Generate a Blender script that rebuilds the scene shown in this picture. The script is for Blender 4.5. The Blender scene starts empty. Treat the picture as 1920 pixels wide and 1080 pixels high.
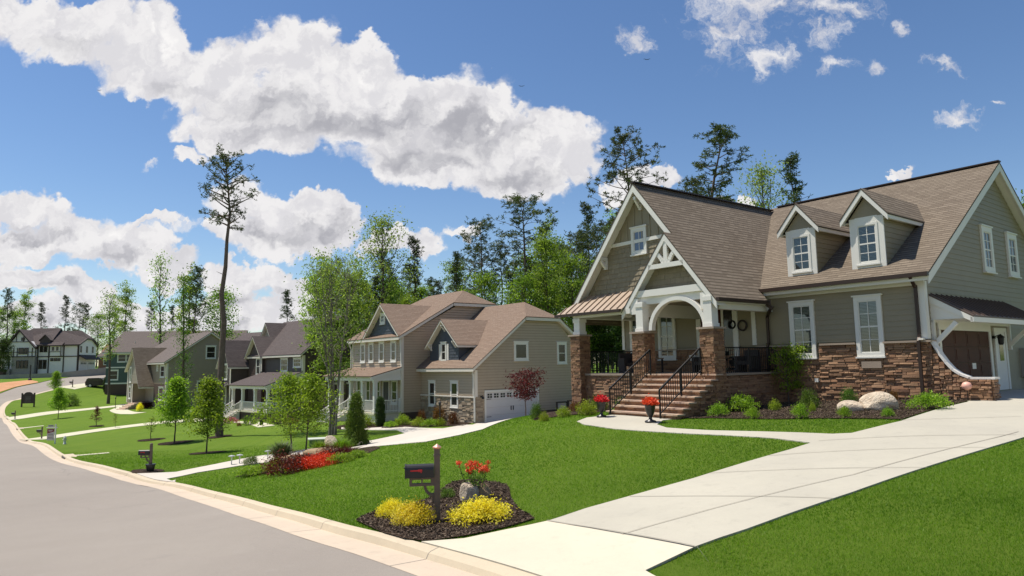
import bpy, math, random
import numpy as np
from mathutils import Vector, Matrix
# ------------------------------------------------------------------ camera, sky, sun, exposure
S=bpy.context.scene
COL=S.collection
F=1280.0;PT=math.radians(6.333);RL=math.radians(-1.004);CAMZ=2.75
fw=np.array([0,math.cos(PT),math.sin(PT)]);_r0=np.array([1.,0,0]);_u0=np.array([0,-math.sin(PT),math.cos(PT)])
rt=math.cos(RL)*_r0+math.sin(RL)*_u0;up=-math.sin(RL)*_r0+math.cos(RL)*_u0
CAM=np.array([0,0,CAMZ])
cd=bpy.data.cameras.new('camera');cam=bpy.data.objects.new('camera',cd);COL.objects.link(cam)
cd.sensor_width=36;cd.lens=F/1920*36;cd.clip_start=.1;cd.clip_end=3000
m=Matrix(((rt[0],up[0],-fw[0],0),(rt[1],up[1],-fw[1],0),(rt[2],up[2],-fw[2],CAMZ),(0,0,0,1)));cam.matrix_world=m
S.camera=cam
S.view_settings.view_transform='Standard';S.view_settings.look='None';S.view_settings.gamma=1;S.view_settings.exposure=0.3
SUN=np.array([-.42,.13,1.]);SUN/=np.linalg.norm(SUN)
sl=bpy.data.lights.new('sun','SUN');sl.energy=4.8;sl.angle=math.radians(.5);sl.color=(1,.94,.84)
so=bpy.data.objects.new('sun',sl);COL.objects.link(so);so.rotation_euler=Vector(SUN).to_track_quat('Z','Y').to_euler()
def ray(u,v):
    d=fw*F+rt*(u-960)+up*(540-v);return d/np.linalg.norm(d)
# ---- node helpers
class NT:
    def __init__(s,nt): s.nt=nt;s.N=nt.nodes;s.L=nt.links
    def n(s,t,**k):
        o=s.N.new(t)
        for a,b in k.items(): setattr(o,a,b)
        return o
    def put(s,sock,v):
        if hasattr(v,'is_output'): s.L.new(v,sock)
        elif v is not None: sock.default_value=v
    def math(s,op,a,b=None,c=None,clamp=False):
        o=s.n('ShaderNodeMath',operation=op,use_clamp=clamp);s.put(o.inputs[0],a)
        if b is not None:s.put(o.inputs[1],b)
        if c is not None:s.put(o.inputs[2],c)
        return o.outputs[0]
    def vm(s,op,a,b=None,out=0):
        o=s.n('ShaderNodeVectorMath',operation=op);s.put(o.inputs[0],a)
        if b is not None:s.put(o.inputs[1],b)
        return o.outputs[out]
    def noise(s,vec,scale,detail=4,rough=.5,out=0,w=None):
        o=s.n('ShaderNodeTexNoise');o.inputs['Scale'].default_value=scale;o.inputs['Detail'].default_value=detail;o.inputs['Roughness'].default_value=rough
        s.put(o.inputs['Vector'],vec);return o.outputs[out]
    def ramp(s,f,stops,interp='LINEAR'):
        o=s.n('ShaderNodeValToRGB');s.put(o.inputs[0],f);e=o.color_ramp;e.interpolation=interp
        while len(e.elements)<len(stops): e.elements.new(.5)
        for k,(p,c) in enumerate(stops):
            e.elements[k].position=p;e.elements[k].color=c if len(c)==4 else (*c,1)
        return o.outputs[0]
    def mr(s,v,a,b,c=0,d=1,smooth=False):
        o=s.n('ShaderNodeMapRange');o.interpolation_type='SMOOTHSTEP' if smooth else 'LINEAR'
        s.put(o.inputs[0],v)
        for i,x in enumerate((a,b,c,d)): s.put(o.inputs[i+1],x)
        return o.outputs[0]
    def mix(s,f,a,b,bt='MIX'):
        o=s.n('ShaderNodeMix',data_type='RGBA',blend_type=bt);s.put(o.inputs[0],f)
        for i,x in ((6,a),(7,b)):
            if isinstance(x,tuple) and len(x)==3:x=(*x,1)
            s.put(o.inputs[i],x)
        return o.outputs[2]
    def bump(s,h,strength=.3,dist=.02,normal=None):
        o=s.n('ShaderNodeBump');o.inputs['Strength'].default_value=strength;o.inputs['Distance'].default_value=dist;s.put(o.inputs['Height'],h)
        if normal is not None:s.L.new(normal,o.inputs['Normal'])
        return o.outputs[0]
# ---- world: physical sky + cumulus laid out by direction
W=bpy.data.worlds.new('World');S.world=W;W.use_nodes=True
t=NT(W.node_tree);t.N.clear()
sky=t.n('ShaderNodeTexSky',sky_type='NISHITA');sky.sun_disc=False
sky.sun_elevation=math.asin(SUN[2]);sky.sun_rotation=math.atan2(SUN[0],SUN[1]);sky.altitude=100;sky.air_density=1.0;sky.dust_density=.25;sky.ozone_density=2.0
tc=t.n('ShaderNodeTexCoord');D=tc.outputs['Generated']
sx=t.n('ShaderNodeSeparateXYZ');t.L.new(D,sx.inputs[0])
yy=t.math('MAXIMUM',t.math('ABSOLUTE',sx.outputs[1]),.12)
cx=t.n('ShaderNodeCombineXYZ');t.L.new(t.math('DIVIDE',sx.outputs[0],yy),cx.inputs[0]);t.L.new(t.math('DIVIDE',sx.outputs[2],yy),cx.inputs[1])
P0=cx.outputs[0]
wn=t.noise(P0,5.5,5,.62,out=1)
wv=t.vm('SCALE',t.vm('SUBTRACT',wn,(.5,.5,.5)));wv.node.inputs['Scale'].default_value=.15
wn2=t.noise(P0,24,5,.65,out=1)
wv2=t.vm('SCALE',t.vm('SUBTRACT',wn2,(.5,.5,.5)));wv2.node.inputs['Scale'].default_value=.055
fl=t.vm('MULTIPLY',t.vm('ADD',wv,wv2),(1,1,0))
P=t.vm('ADD',P0,fl)
WHITE=[(20,20,120,50),(150,60,140,62),(290,100,140,75),(420,115,120,75),(540,92,140,92),(660,145,120,92),(560,200,220,85),(740,215,150,88),(870,235,150,90),(1010,275,115,88),(820,305,180,58),(960,338,130,42),(470,255,110,50),(372,300,42,20),(1075,290,52,60),
 (30,395,130,40),(140,425,120,42),(235,455,100,40),(310,492,70,26),(60,450,130,30),(285,415,48,13),
 (40,512,120,32),(160,532,90,26),(480,398,85,46),(570,408,95,46),(625,432,50,40),(420,440,60,34),(520,452,150,36),(450,522,110,34),(560,545,80,26),(430,565,70,26),
 (60,600,180,40),(200,560,110,24),(330,565,90,22),(260,600,190,34),(460,600,160,38),(560,585,80,30),(800,472,46,36),(730,462,50,26),(862,452,26,16),
 (1205,345,68,33),(1150,362,42,28),(1390,372,48,14),(1685,332,42,14),
 (2200,400,200,60),(2400,200,200,90),(-400,300,250,90),(-700,500,300,70)]
WISP=[(1195,62,56,34),(1400,12,130,42),(1370,62,90,40),(1560,8,120,34),(1430,108,100,32),(1545,68,66,30),(1568,130,52,24),(1645,145,34,22),(1692,58,24,26),(1800,224,52,22),(1758,133,34,15),(288,303,22,11),(1860,185,20,12),(300,425,80,18),(850,450,40,16)]
GREY=[(640,235,210,52),(860,255,150,46),(480,190,120,36),(700,300,240,34),(980,330,120,26),(70,90,90,22),(300,160,90,26),(160,478,150,22),(60,540,120,16),(300,525,60,12),(560,440,110,24),(600,478,80,20),(470,560,110,14),(100,625,180,18),(380,625,160,18),(820,500,50,18),(1215,370,50,14),(60,430,90,16)]
def pc(b):
    u,v,a,c=b;d=ray(u,v);k=1/abs(d[1]);d2=ray(u+1,v);s_=abs(d2[0]/d2[1]-d[0]/d[1])
    d3=ray(u,v+1);s2=abs(d3[2]/d3[1]-d[2]/d[1])
    return (d[0]*k,d[2]*k),(1/(a*s_),1/(c*s2))
PS=t.n('ShaderNodeSeparateXYZ');t.L.new(P,PS.inputs[0])
def field(lst):
    # each blob waits for the one before it, so the shader never holds many values at once
    acc=None
    for b in lst:
        (x,z),(ix,iz)=pc(b)
        c=t.n('ShaderNodeCombineXYZ');t.L.new(PS.outputs[0],c.inputs[0]);t.L.new(PS.outputs[1],c.inputs[1])
        if acc is not None:t.L.new(acc,c.inputs[2])
        o=t.n('ShaderNodeVectorMath',operation='MULTIPLY_ADD');t.L.new(c.outputs[0],o.inputs[0]);o.inputs[1].default_value=(ix,iz,0);o.inputs[2].default_value=(-x*ix,-z*iz,0)
        l=t.vm('LENGTH',o.outputs[0],out=1)
        acc=l if acc is None else t.math('SMOOTH_MIN',acc,l,.32)
    return acc
wd=field(WHITE);gd=field(GREY)
fb=t.noise(P0,9,6,.62);fb2=t.noise(P,22,6,.6)
dens=t.math('ADD',t.math('SUBTRACT',1.02,wd),t.math('MULTIPLY',t.math('SUBTRACT',fb,.5),.75))
vo=t.n('ShaderNodeTexVoronoi',feature='SMOOTH_F1');vo.inputs['Scale'].default_value=17;vo.inputs['Smoothness'].default_value=.35;vo.inputs['Detail'].default_value=1.0;vo.inputs['Roughness'].default_value=.55;t.L.new(P,vo.inputs['Vector'])
lump=t.math('SUBTRACT',.42,vo.outputs[0])
dens=t.math('ADD',t.math('ADD',dens,.13),t.math('MULTIPLY',lump,.42))
wisp=t.mr(fb2,.3,.75,.12,.4)
mask1=t.mr(dens,0.0,wisp,0,1,True)
wf_=t.noise(P,30,6,.72)
dens2=t.math('ADD',t.math('SUBTRACT',.95,field(WISP)),t.math('MULTIPLY',t.math('SUBTRACT',wf_,.5),2.6))
mask2=t.mr(dens2,0.0,1.15,0,.93,True)
mask=t.math('MAXIMUM',mask1,mask2)
gm=t.math('ADD',t.math('SUBTRACT',1.15,gd),t.math('MULTIPLY',t.math('SUBTRACT',fb2,.5),1.5))
gmask=t.mr(gm,-.15,.9,0,1,True)
core=t.mr(dens,.1,.75,0,1,True)
gg=t.math('MULTIPLY',gmask,core)
rel=t.math('SUBTRACT',t.noise(P,11,6,.6),t.noise(t.vm('ADD',P,(-.012,.022,0)),11,6,.6))
puff=t.math('ADD',t.math('MULTIPLY',t.mr(rel,.10,-.10,0,1,True),.5),t.math('MULTIPLY',t.mr(lump,-.15,.3,0,1,True),.5))
ccol=t.mix(gg,t.mix(puff,(.74,.73,.76),(1.04,1.02,1.0)),t.mix(puff,(.43,.43,.47),(.68,.675,.70)))
lp=t.mix(mask,sky.outputs[0],t.vm('SCALE',ccol))
lp.node.inputs[7].links[0].from_node.inputs['Scale'].default_value=8.0
hs=t.n('ShaderNodeHueSaturation');t.L.new(sky.outputs[0],hs.inputs['Color']);hs.inputs['Hue'].default_value=.504;hs.inputs['Saturation'].default_value=1.14;hs.inputs['Value'].default_value=1.0
t.L.new(hs.outputs[0],lp.node.inputs[6])
W.cycles.sampling_method='MANUAL';W.cycles.sample_map_resolution=256
bg=t.n('ShaderNodeBackground');t.L.new(lp,bg.inputs[0]);bg.inputs[1].default_value=.1
wo=t.n('ShaderNodeOutputWorld');t.L.new(bg.outputs[0],wo.inputs[0])
# ------------------------------------------------------------------ frames and terrain
class Fr:
    def __init__(s,O,yaw):
        s.O=np.array(O,float);s.a=math.radians(yaw);c,q=math.cos(s.a),math.sin(s.a)
        s.X=np.array([c,q,0]);s.Y=np.array([-q,c,0])
    def w(s,x,y,z=0): return s.O+s.X*x+s.Y*y+np.array([0,0,z])
    def loc(s,P): d=np.array(P)-s.O;return (d@s.X,d@s.Y)
FA=Fr((13.022,21.5,0),-(90-37.695));FB=Fr((-2.654,48,0),-(90-38.7));FC=Fr((-21.436,70,0),-45);FD=Fr((-45.448,90,0),-43)
FE=Fr((-71.2,120,0),8);FF=Fr((-95.2,150,0),10)
def at(u,v,Y): d=ray(u,v);return CAM+d*(Y/d[1])
CT=[at(*p) for p in [(820,983,12),(1920,820,14.4),(1700,890,11.4),(1300,1030,8.75),(1030,980,11.4),(1525,830,15.2),(1250,1079,8.3),(870,1079,8.7),(400,1079,9.1),(0,1079,9.4),(0,900,24),(300,897,27),
 (680,1000,11.2),(500,948,16.6),(400,924,21),(78,824,62),(28,786,93),(0,840,46),(65,767,99),(136,726,122),(185,725,125),(150,706,145),(20,702,152),(180,694,165),(411,820,48),(327,830,47),(387,849,40),(200,858,38),(284,884,28.2),(1900,950,9)]]
CT+=[FA.w(*p) for p in [(1,3,1.47),(1,-.3,1.40),(-2,-1,1.3),(-5,-1,1.1),(-5,-5,.92),(-9,-6.5,.86),(-12.3,-4,.8),(4,8,1.5),(6,3,1.45),(-6,18,1.2),(1.5,-5.8,1.2),(-6.5,-7,.87),(-12.5,10,.6)]]
CT+=[FB.w(*p) for p in [(0,0,-1.31),(.5,5,-1.33),(1,9.5,-1.1),(-7.3,-1.7,-1.35),(-12,-4,-1.5),(4,3,-1.25),(-14,-7,-1.6),(-8,14,-1)]]
CT+=[FC.w(*p) for p in [(0,0,-2.05),(-4,-5,-2.5),(-12,-3,-2.4),(0,-8,-2.3),(-6,14,-2)]]
CT+=[FD.w(*p) for p in [(0,0,-2.35),(-6,-5,-2.5),(-3,12,-2.2)]]
CT+=[np.array(p,float) for p in [(-71,119,-1.45),(-64,120,-1.6),(-60,150,1),(10,60,1.2),(45,60,2),(5,85,.6),(-20,105,-.4),(-60,175,3),(-120,180,3.4),(-170,150,3),(-70,60,-2.4),(-45,20,-.9),(-120,100,-.8),(45,0,1.5),(40,30,2),(0,-20,.2),(-40,-20,-.3),(30,-20,.8),(100,100,2.5),(0,190,1.5),(100,190,3),(60,110,2.5),(-200,60,-1),(-200,220,4),(200,220,4),(200,0,3)]]
CT=np.array(CT)
def _phi(r2): return np.where(r2>1e-9,.5*r2*np.log(np.maximum(r2,1e-9)),0)
_n=len(CT);_xy=CT[:,:2]/50
_K=_phi(((_xy[:,None]-_xy[None])**2).sum(-1))+np.eye(_n)*1.5e-4
_A=np.zeros((_n+3,_n+3));_A[:_n,:_n]=_K;_A[:_n,_n]=1;_A[:_n,_n+1:]=_xy;_A[_n,:_n]=1;_A[_n+1:,:_n]=_xy.T
_w=np.linalg.solve(_A,np.r_[CT[:,2],0,0,0])
def TZ(x,y):
    x=np.atleast_1d(np.asarray(x,float));y=np.atleast_1d(np.asarray(y,float));q=np.stack([x,y],-1)/50
    out=np.empty(len(x))
    for i in range(0,len(x),20000):
        qq=q[i:i+20000];out[i:i+20000]=_phi(((qq[:,None]-_xy[None])**2).sum(-1))@_w[:_n]+_w[_n]+qq@_w[_n+1:]
    return out
def T(x,y): return float(TZ(x,y)[0])
def hit(u,v,far=400,near=3.):
    d=ray(u,v);ts=np.concatenate([np.arange(near,60,.15),np.arange(60,far,.6)]);p=CAM+d*ts[:,None]
    g=p[:,2]-TZ(p[:,0],p[:,1]);k=np.where(g<0)[0]
    if len(k)==0: k=[int(np.argmin(np.abs(g)))]; return p[k[0]]
    k=k[0]
    if k==0: return p[0]
    a=g[k-1]/(g[k-1]-g[k]);return p[k-1]+(p[k]-p[k-1])*a
# ------------------------------------------------------------------ mesh helpers
def clip(poly,f):
    """keep the part of poly where f(p)>=0 (f linear)"""
    out=[];n=len(poly)
    for i in range(n):
        a=poly[i];b=poly[(i+1)%n];fa=f(a);fb=f(b)
        if fa>=0:out.append(a)
        if (fa>=0)!=(fb>=0):
            k=fa/(fa-fb);out.append(tuple(a[j]+(b[j]-a[j])*k for j in range(len(a))))
    return out
class MB:
    def __init__(s): s.v=[];s.f=[];s.uv=[];s.tint=[];s.cur=.5
    def face(s,pts,uv=None):
        i=len(s.v);s.v+= [tuple(map(float,p)) for p in pts];s.f.append(tuple(range(i,i+len(pts))))
        s.uv+=uv if uv else [(0,0)]*len(pts);s.tint+=[s.cur]*len(pts)
    def hexa(s,p,skip=()):
        # p: 8 pts bottom 0-3 ccw, top 4-7
        for k,q in enumerate(((3,2,1,0),(4,5,6,7),(0,1,5,4),(1,2,6,5),(2,3,7,6),(3,0,4,7))):
            if k not in skip:s.face([p[j] for j in q])
    def box(s,x0,y0,z0,x1,y1,z1):
        if x0>x1:x0,x1=x1,x0
        if y0>y1:y0,y1=y1,y0
        if z0>z1:z0,z1=z1,z0
        s.hexa([(x0,y0,z0),(x1,y0,z0),(x1,y1,z0),(x0,y1,z0),(x0,y0,z1),(x1,y0,z1),(x1,y1,z1),(x0,y1,z1)])
    def slab(s,pts,off,uvs=True):
        """thick plate: polygon pts (3d), extruded by vector off; uv in metres along horizontal/slope"""
        P=[Vector(p) for p in pts];o=Vector(off);n=Vector((0,0,0))
        for i in range(len(P)): n+=P[i].cross(P[(i+1)%len(P)])
        n.normalize()
        if n.dot(o)>0:P=P[::-1];n=-n
        h=Vector((0,0,1)).cross(n)
        if h.length<1e-4:h=Vector((1,0,0))
        h.normalize();vv=n.cross(h)
        uv=[(p.dot(h),p.dot(vv)) for p in P]
        s.face(P,uv);s.face([p+o for p in P][::-1],uv[::-1])
        for i in range(len(P)):
            a=P[i];b=P[(i+1)%len(P)];s.face([b,a,a+o,b+o])
    def tube(s,path,rad,n=8,cap=True):
        P=[Vector(p) for p in path];R=rad if hasattr(rad,'__len__') else [rad]*len(P);rings=[]
        ref=None
        for i,p in enumerate(P):
            d=(P[min(i+1,len(P)-1)]-P[max(i-1,0)]).normalized()
            if ref is None: ref=d.orthogonal().normalized()
            ref=(ref-d*ref.dot(d));ref=ref.normalized() if ref.length>1e-5 else d.orthogonal().normalized()
            q=d.cross(ref);i0=len(s.v)
            for k in range(n):
                a=2*math.pi*k/n;s.v.append(tuple(p+(ref*math.cos(a)+q*math.sin(a))*R[i]));
            rings.append(i0)
        for a,b in zip(rings,rings[1:]):
            for k in range(n):
                s._f((a+k,a+(k+1)%n,b+(k+1)%n,b+k))
        if cap:s._f(tuple(rings[0]+k for k in range(n))[::-1]);s._f(tuple(rings[-1]+k for k in range(n)))
    def _f(s,idx): s.f.append(idx);s.uv+=[(0,0)]*len(idx);s.tint+=[s.cur]*len(idx)
    def lathe(s,c,prof,n=16):
        r=[]
        for (rr,z) in prof:
            i0=len(s.v);r.append(i0)
            for k in range(n):
                a=2*math.pi*k/n;s.v.append((c[0]+rr*math.cos(a),c[1]+rr*math.sin(a),c[2]+z))
        for a,b in zip(r,r[1:]):
            for k in range(n):s._f((a+k,a+(k+1)%n,b+(k+1)%n,b+k))
        s._f(tuple(r[0]+k for k in range(n))[::-1]);s._f(tuple(r[-1]+k for k in range(n)))
    def bar(s,a,b,w,h=None,upv=(0,0,1)):
        """rectangular bar from a to b"""
        a=Vector(a);b=Vector(b);d=(b-a).normalized();u=Vector(upv);q=d.cross(u)
        if q.length<1e-4:q=d.cross(Vector((0,1,0)))
        q.normalize();u=q.cross(d);h=h or w;q=q*w/2;u=u*h/2
        s.hexa([a-q-u,a+q-u,b+q-u,b-q-u,a-q+u,a+q+u,b+q+u,b-q+u])
    def build(s,name,mat,parent=None,smooth=False,bevel=0):
        me=bpy.data.meshes.new(name);me.from_pydata(s.v,[],s.f)
        if any(u!=(0,0) for u in s.uv[:400]) or len(s.uv)<=400 or True:
            l=me.uv_layers.new(name='UVMap');l.data.foreach_set('uv',np.array(s.uv,np.float32).ravel())
        a=me.attributes.new('tint','FLOAT','CORNER');a.data.foreach_set('value',np.array(s.tint,np.float32))
        if smooth: me.polygons.foreach_set('use_smooth',[True]*len(me.polygons))
        me.materials.append(mat);me.update();o=bpy.data.objects.new(name,me);COL.objects.link(o)
        if parent:o.parent=parent
        if bevel:
            b=o.modifiers.new('bevel','BEVEL');b.width=bevel;b.segments=2;b.limit_method='ANGLE'
        return o
def clusters(mb,tol=.03):
    n=len(mb.v);par=list(range(n))
    def find(a):
        while par[a]!=a:par[a]=par[par[a]];a=par[a]
        return a
    for f in mb.f:
        for k in f[1:]:par[find(k)]=find(f[0])
    key={}
    for i,p in enumerate(mb.v):
        k=(round(p[0],3),round(p[1],3),round(p[2],3))
        if k in key:par[find(i)]=find(key[k])
        else:key[k]=i
    V=np.array(mb.v);g={}
    for i in range(n):g.setdefault(find(i),[]).append(i)
    ks=list(g);lo=np.array([V[g[k]].min(0) for k in ks])-tol/2;hi=np.array([V[g[k]].max(0) for k in ks])+tol/2
    p2=list(range(len(ks)))
    def f2(a):
        while p2[a]!=a:p2[a]=p2[p2[a]];a=p2[a]
        return a
    for i in range(len(ks)):
        t=np.where(np.all((lo<=hi[i])&(hi>=lo[i]),axis=1))[0]
        for j in t:p2[f2(int(j))]=f2(i)
    cl={}
    for i,k in enumerate(ks):
        for v in g[k]:cl[v]=f2(i)
    return cl
def build_split(mb,name,mat,parent=None,**k):
    cl=clusters(mb);out={}
    off=0
    for f in mb.f:
        c=cl[f[0]];m=out.setdefault(c,(MB(),{}));M_,mp=m;ids=[]
        for v in f:
            if v not in mp:mp[v]=len(M_.v);M_.v.append(mb.v[v])
            ids.append(mp[v])
        M_.f.append(tuple(ids));M_.uv+=mb.uv[off:off+len(f)];M_.tint+=mb.tint[off:off+len(f)];off+=len(f)
    return [m[0].build(name,mat,parent,**k) for m in out.values()]
def tag(o,label,cat,group=None,kind=None):
    if label:o['label']=label
    if cat:o['category']=cat
    if group:o['group']=group
    if kind:o['kind']=kind
    return o
def empty(name,loc,rz=0,label=None,cat=None,group=None):
    o=bpy.data.objects.new(name,None);COL.objects.link(o);o.location=[float(q) for q in loc];o.rotation_euler=(0,0,rz);o.empty_display_size=.3
    return tag(o,label,cat,group)
def copy_tree(o,parent=None):
    c=o.copy();COL.objects.link(c);c.parent=parent
    for ch in o.children: copy_tree(ch,c)
    return c
def struct(o): o['kind']='structure';return o
def mesh_np(name,V,FI,mat,parent=None,tint=None,smooth=False):
    """V (n,3) ; FI (m,k) uniform faces ; tint per face"""
    me=bpy.data.meshes.new(name);V=np.asarray(V,np.float32);FI=np.asarray(FI,np.int32);m_,k=FI.shape
    me.vertices.add(len(V));me.vertices.foreach_set('co',V.ravel());me.loops.add(m_*k);me.loops.foreach_set('vertex_index',FI.ravel())
    me.polygons.add(m_);me.polygons.foreach_set('loop_start',np.arange(0,m_*k,k,dtype=np.int32))
    if tint is not None:
        a=me.attributes.new('tint','FLOAT','FACE');a.data.foreach_set('value',np.asarray(tint,np.float32))
    me.materials.append(mat);me.update(calc_edges=True)
    if smooth: me.polygons.foreach_set('use_smooth',[True]*m_)
    o=bpy.data.objects.new(name,me);COL.objects.link(o)
    if parent:o.parent=parent
    return o
# wall-plane helper: s along, d outward, z up
class Wl:
    def __init__(s,a,b,flip=False):
        a=np.array([*a,0.],float);b=np.array([*b,0.],float);s.O=a;s.L=np.linalg.norm(b-a);s.D=(b-a)/s.L
        s.N=np.array([s.D[1],-s.D[0],0]) * (-1 if flip else 1)
    def p(s,t,z,d=0): q=s.O+s.D*t+s.N*d;return (q[0],q[1],z)
    def box(s,mb,s0,s1,z0,z1,d0,d1):
        P=s.p
        pts=[P(s0,z0,d1),P(s1,z0,d1),P(s1,z0,d0),P(s0,z0,d0),P(s0,z1,d1),P(s1,z1,d1),P(s1,z1,d0),P(s0,z1,d0)]
        mb.hexa(pts)
    def siding(s,mb,prof,course=.17,proud=.016,base=0.,d=0,stagger=None,groove=.0):
        zs=[p[1] for p in prof];k=math.floor((min(zs)-base)/course);z0=base+k*course;rr=random.Random(7)
        while z0<max(zs):
            z1=z0+course;pl=clip(clip(prof,lambda p:p[1]-z0),lambda p:z1-(groove or (.022 if proud>.03 else 0))-p[1])
            if len(pl)>2:
                if stagger:
                    x=min(p[0] for p in pl);xe=max(p[0] for p in pl)
                    while x<xe:
                        w=stagger*rr.uniform(.6,1.4);q=clip(clip(pl,lambda p:p[0]-x),lambda p:x+w-.012-p[0])
                        if len(q)>2:
                            dz=rr.uniform(0,.02);mb.cur=rr.random();s._strip(mb,q,z0+0*dz,course,proud*rr.uniform(.8,1.6),d)
                        x+=w
                else: s._strip(mb,pl,z0,course,proud,d)
            z0=z1
    def _strip(s,mb,pl,z0,course,proud,d):
        of=lambda z: d+proud*(1-(z-z0)/course)
        pts=[s.p(p[0],p[1],of(p[1])) for p in pl]
        mb.face(pts)
        zb=min(p[1] for p in pl);lo=[p for p in pl if abs(p[1]-zb)<1e-6]
        if len(lo)>=2:
            a=min(p[0] for p in lo);b=max(p[0] for p in lo)
            mb.face([s.p(a,zb,d),s.p(b,zb,d),s.p(b,zb,of(zb)),s.p(a,zb,of(zb))])
    def plate(s,mb,prof,d0,d1):
        a=[s.p(p[0],p[1],d0) for p in prof];mb.slab(a,tuple(s.N*(d1-d0)))
    def ledge(s,mb,rects,rng,hole=None,z_of=None,hmin=.05,hmax=.11,wmin=.14,wmax=.5,dmin=.03,dmax=.09):
        """stacked ledge stones over rects [(s0,s1,z0,z1)]"""
        for (s0,s1,z0,z1) in rects:
            z=z0
            while z<z1-.01:
                h=min(rng.uniform(hmin,hmax),z1-z)
                if z1-z-h<hmin*.6:h=z1-z
                x=s0-rng.uniform(0,.2)
                while x<s1:
                    w=rng.uniform(wmin,wmax)*(1.2 if h>.08 else .9);a=max(x,s0);b=min(x+w,s1)
                    if b-a>.02:
                        dd=rng.uniform(dmin,dmax);g=.006;mb.cur=rng.random();j=lambda:rng.uniform(-.006,.006)
                        P=s.p;q=rng.uniform(.0,.018)
                        q2=rng.uniform(.004,.03) if dmax>.05 else .004
                        pts=[P(a+g,z+g+j(),dd-q*.4),P(b-g,z+g+j(),dd-q),P(b-g,z+g,0),P(a+g,z+g,0),P(a+g+.004,z+h-g+j(),dd-q2),P(b-g-.004,z+h-g+j(),dd-q2*.8),P(b-g,z+h-g,0),P(a+g,z+h-g,0)]
                        mb.hexa(pts,skip=(4,))
                    x+=w
                z+=h
# ------------------------------------------------------------------ materials
MATS={}
def mat(name,base=(.5,.5,.5),rough=.6,metal=0,spec=.5,fn=None):
    m=bpy.data.materials.new(name);m.use_nodes=True;q=NT(m.node_tree);b=m.node_tree.nodes['Principled BSDF']
    b.inputs['Base Color'].default_value=(*base,1);b.inputs['Roughness'].default_value=rough;b.inputs['Metallic'].default_value=metal
    b.inputs['Specular IOR Level'].default_value=spec
    if fn:fn(q,b)
    MATS[name]=m;return m
def varied(c1,c2,scale=3,bs=.0,bscale=60,rough=.7,dist=.01):
    def f(q,b):
        tc=q.n('ShaderNodeTexCoord').outputs['Object'];n1=q.noise(tc,scale,6,.6)
        q.L.new(q.mix(q.mr(n1,.3,.7),c1,c2),b.inputs['Base Color'])
        if bs:q.L.new(q.bump(q.noise(tc,bscale,5,.6),bs,dist),b.inputs['Normal'])
    return f
def m_paint(name,c,var=.1,rough=.55):
    c2=tuple(x*(1-var) for x in c);return mat(name,c,rough,fn=varied(c,c2,1.7,.08,90,dist=.004))
def m_tint(name,c1,c2,c3=None,rough=.8,bs=.5,bscale=45,dist=.01):
    def f(q,b):
        tc=q.n('ShaderNodeTexCoord').outputs['Object'];a=q.n('ShaderNodeAttribute',attribute_name='tint').outputs['Fac']
        st=[(0,c1),(.5,c2),(1,c3 or c1)];col=q.ramp(a,st);n1=q.noise(tc,14,5,.65)
        q.L.new(q.mix(q.mr(n1,.25,.75,0,.45),col,q.vm('MULTIPLY',col,(.62,.58,.55))),b.inputs['Base Color'])
        q.L.new(q.bump(q.noise(tc,bscale,6,.7),bs,dist),b.inputs['Normal'])
    return mat(name,c1,rough,fn=f)
def m_shingle(name,c1,c2,c3):
    def f(q,b):
        uv=q.n('ShaderNodeUVMap').outputs[0];br=q.n('ShaderNodeTexBrick');q.L.new(uv,br.inputs['Vector'])
        for k,v in (('Scale',1),('Brick Width',.33),('Row Height',.165),('Mortar Size',.008),('Mortar Smooth',.1),('Bias',0)):br.inputs[k].default_value=v
        br.inputs['Color1'].default_value=(0,0,0,1);br.inputs['Color2'].default_value=(1,1,1,1);br.inputs['Mortar'].default_value=(.5,.5,.5,1);br.offset=.37
        wv=q.noise(uv,260,3,.7);big=q.noise(uv,.35,4,.6)
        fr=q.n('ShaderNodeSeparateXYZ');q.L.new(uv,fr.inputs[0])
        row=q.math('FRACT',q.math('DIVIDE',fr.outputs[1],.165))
        st=q.n('ShaderNodeSeparateColor');q.L.new(br.outputs[0],st.inputs[0])
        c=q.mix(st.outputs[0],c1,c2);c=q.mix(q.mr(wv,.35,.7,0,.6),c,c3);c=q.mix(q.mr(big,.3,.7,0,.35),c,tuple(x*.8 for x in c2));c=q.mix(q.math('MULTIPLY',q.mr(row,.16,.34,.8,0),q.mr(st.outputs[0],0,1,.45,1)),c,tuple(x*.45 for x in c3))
        q.L.new(c,b.inputs['Base Color'])
        hgt=q.math('ADD',q.math('MULTIPLY',q.math('SUBTRACT',1,row),1.0),q.math('ADD',q.math('MULTIPLY',st.outputs[0],.35),q.math('MULTIPLY',br.outputs[1],-.5)))
        nb=q.bump(hgt,.9,.035);q.L.new(q.bump(wv,.25,.01,nb),b.inputs['Normal'])
    return mat(name,c1,.95,spec=.15,fn=f)
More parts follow.
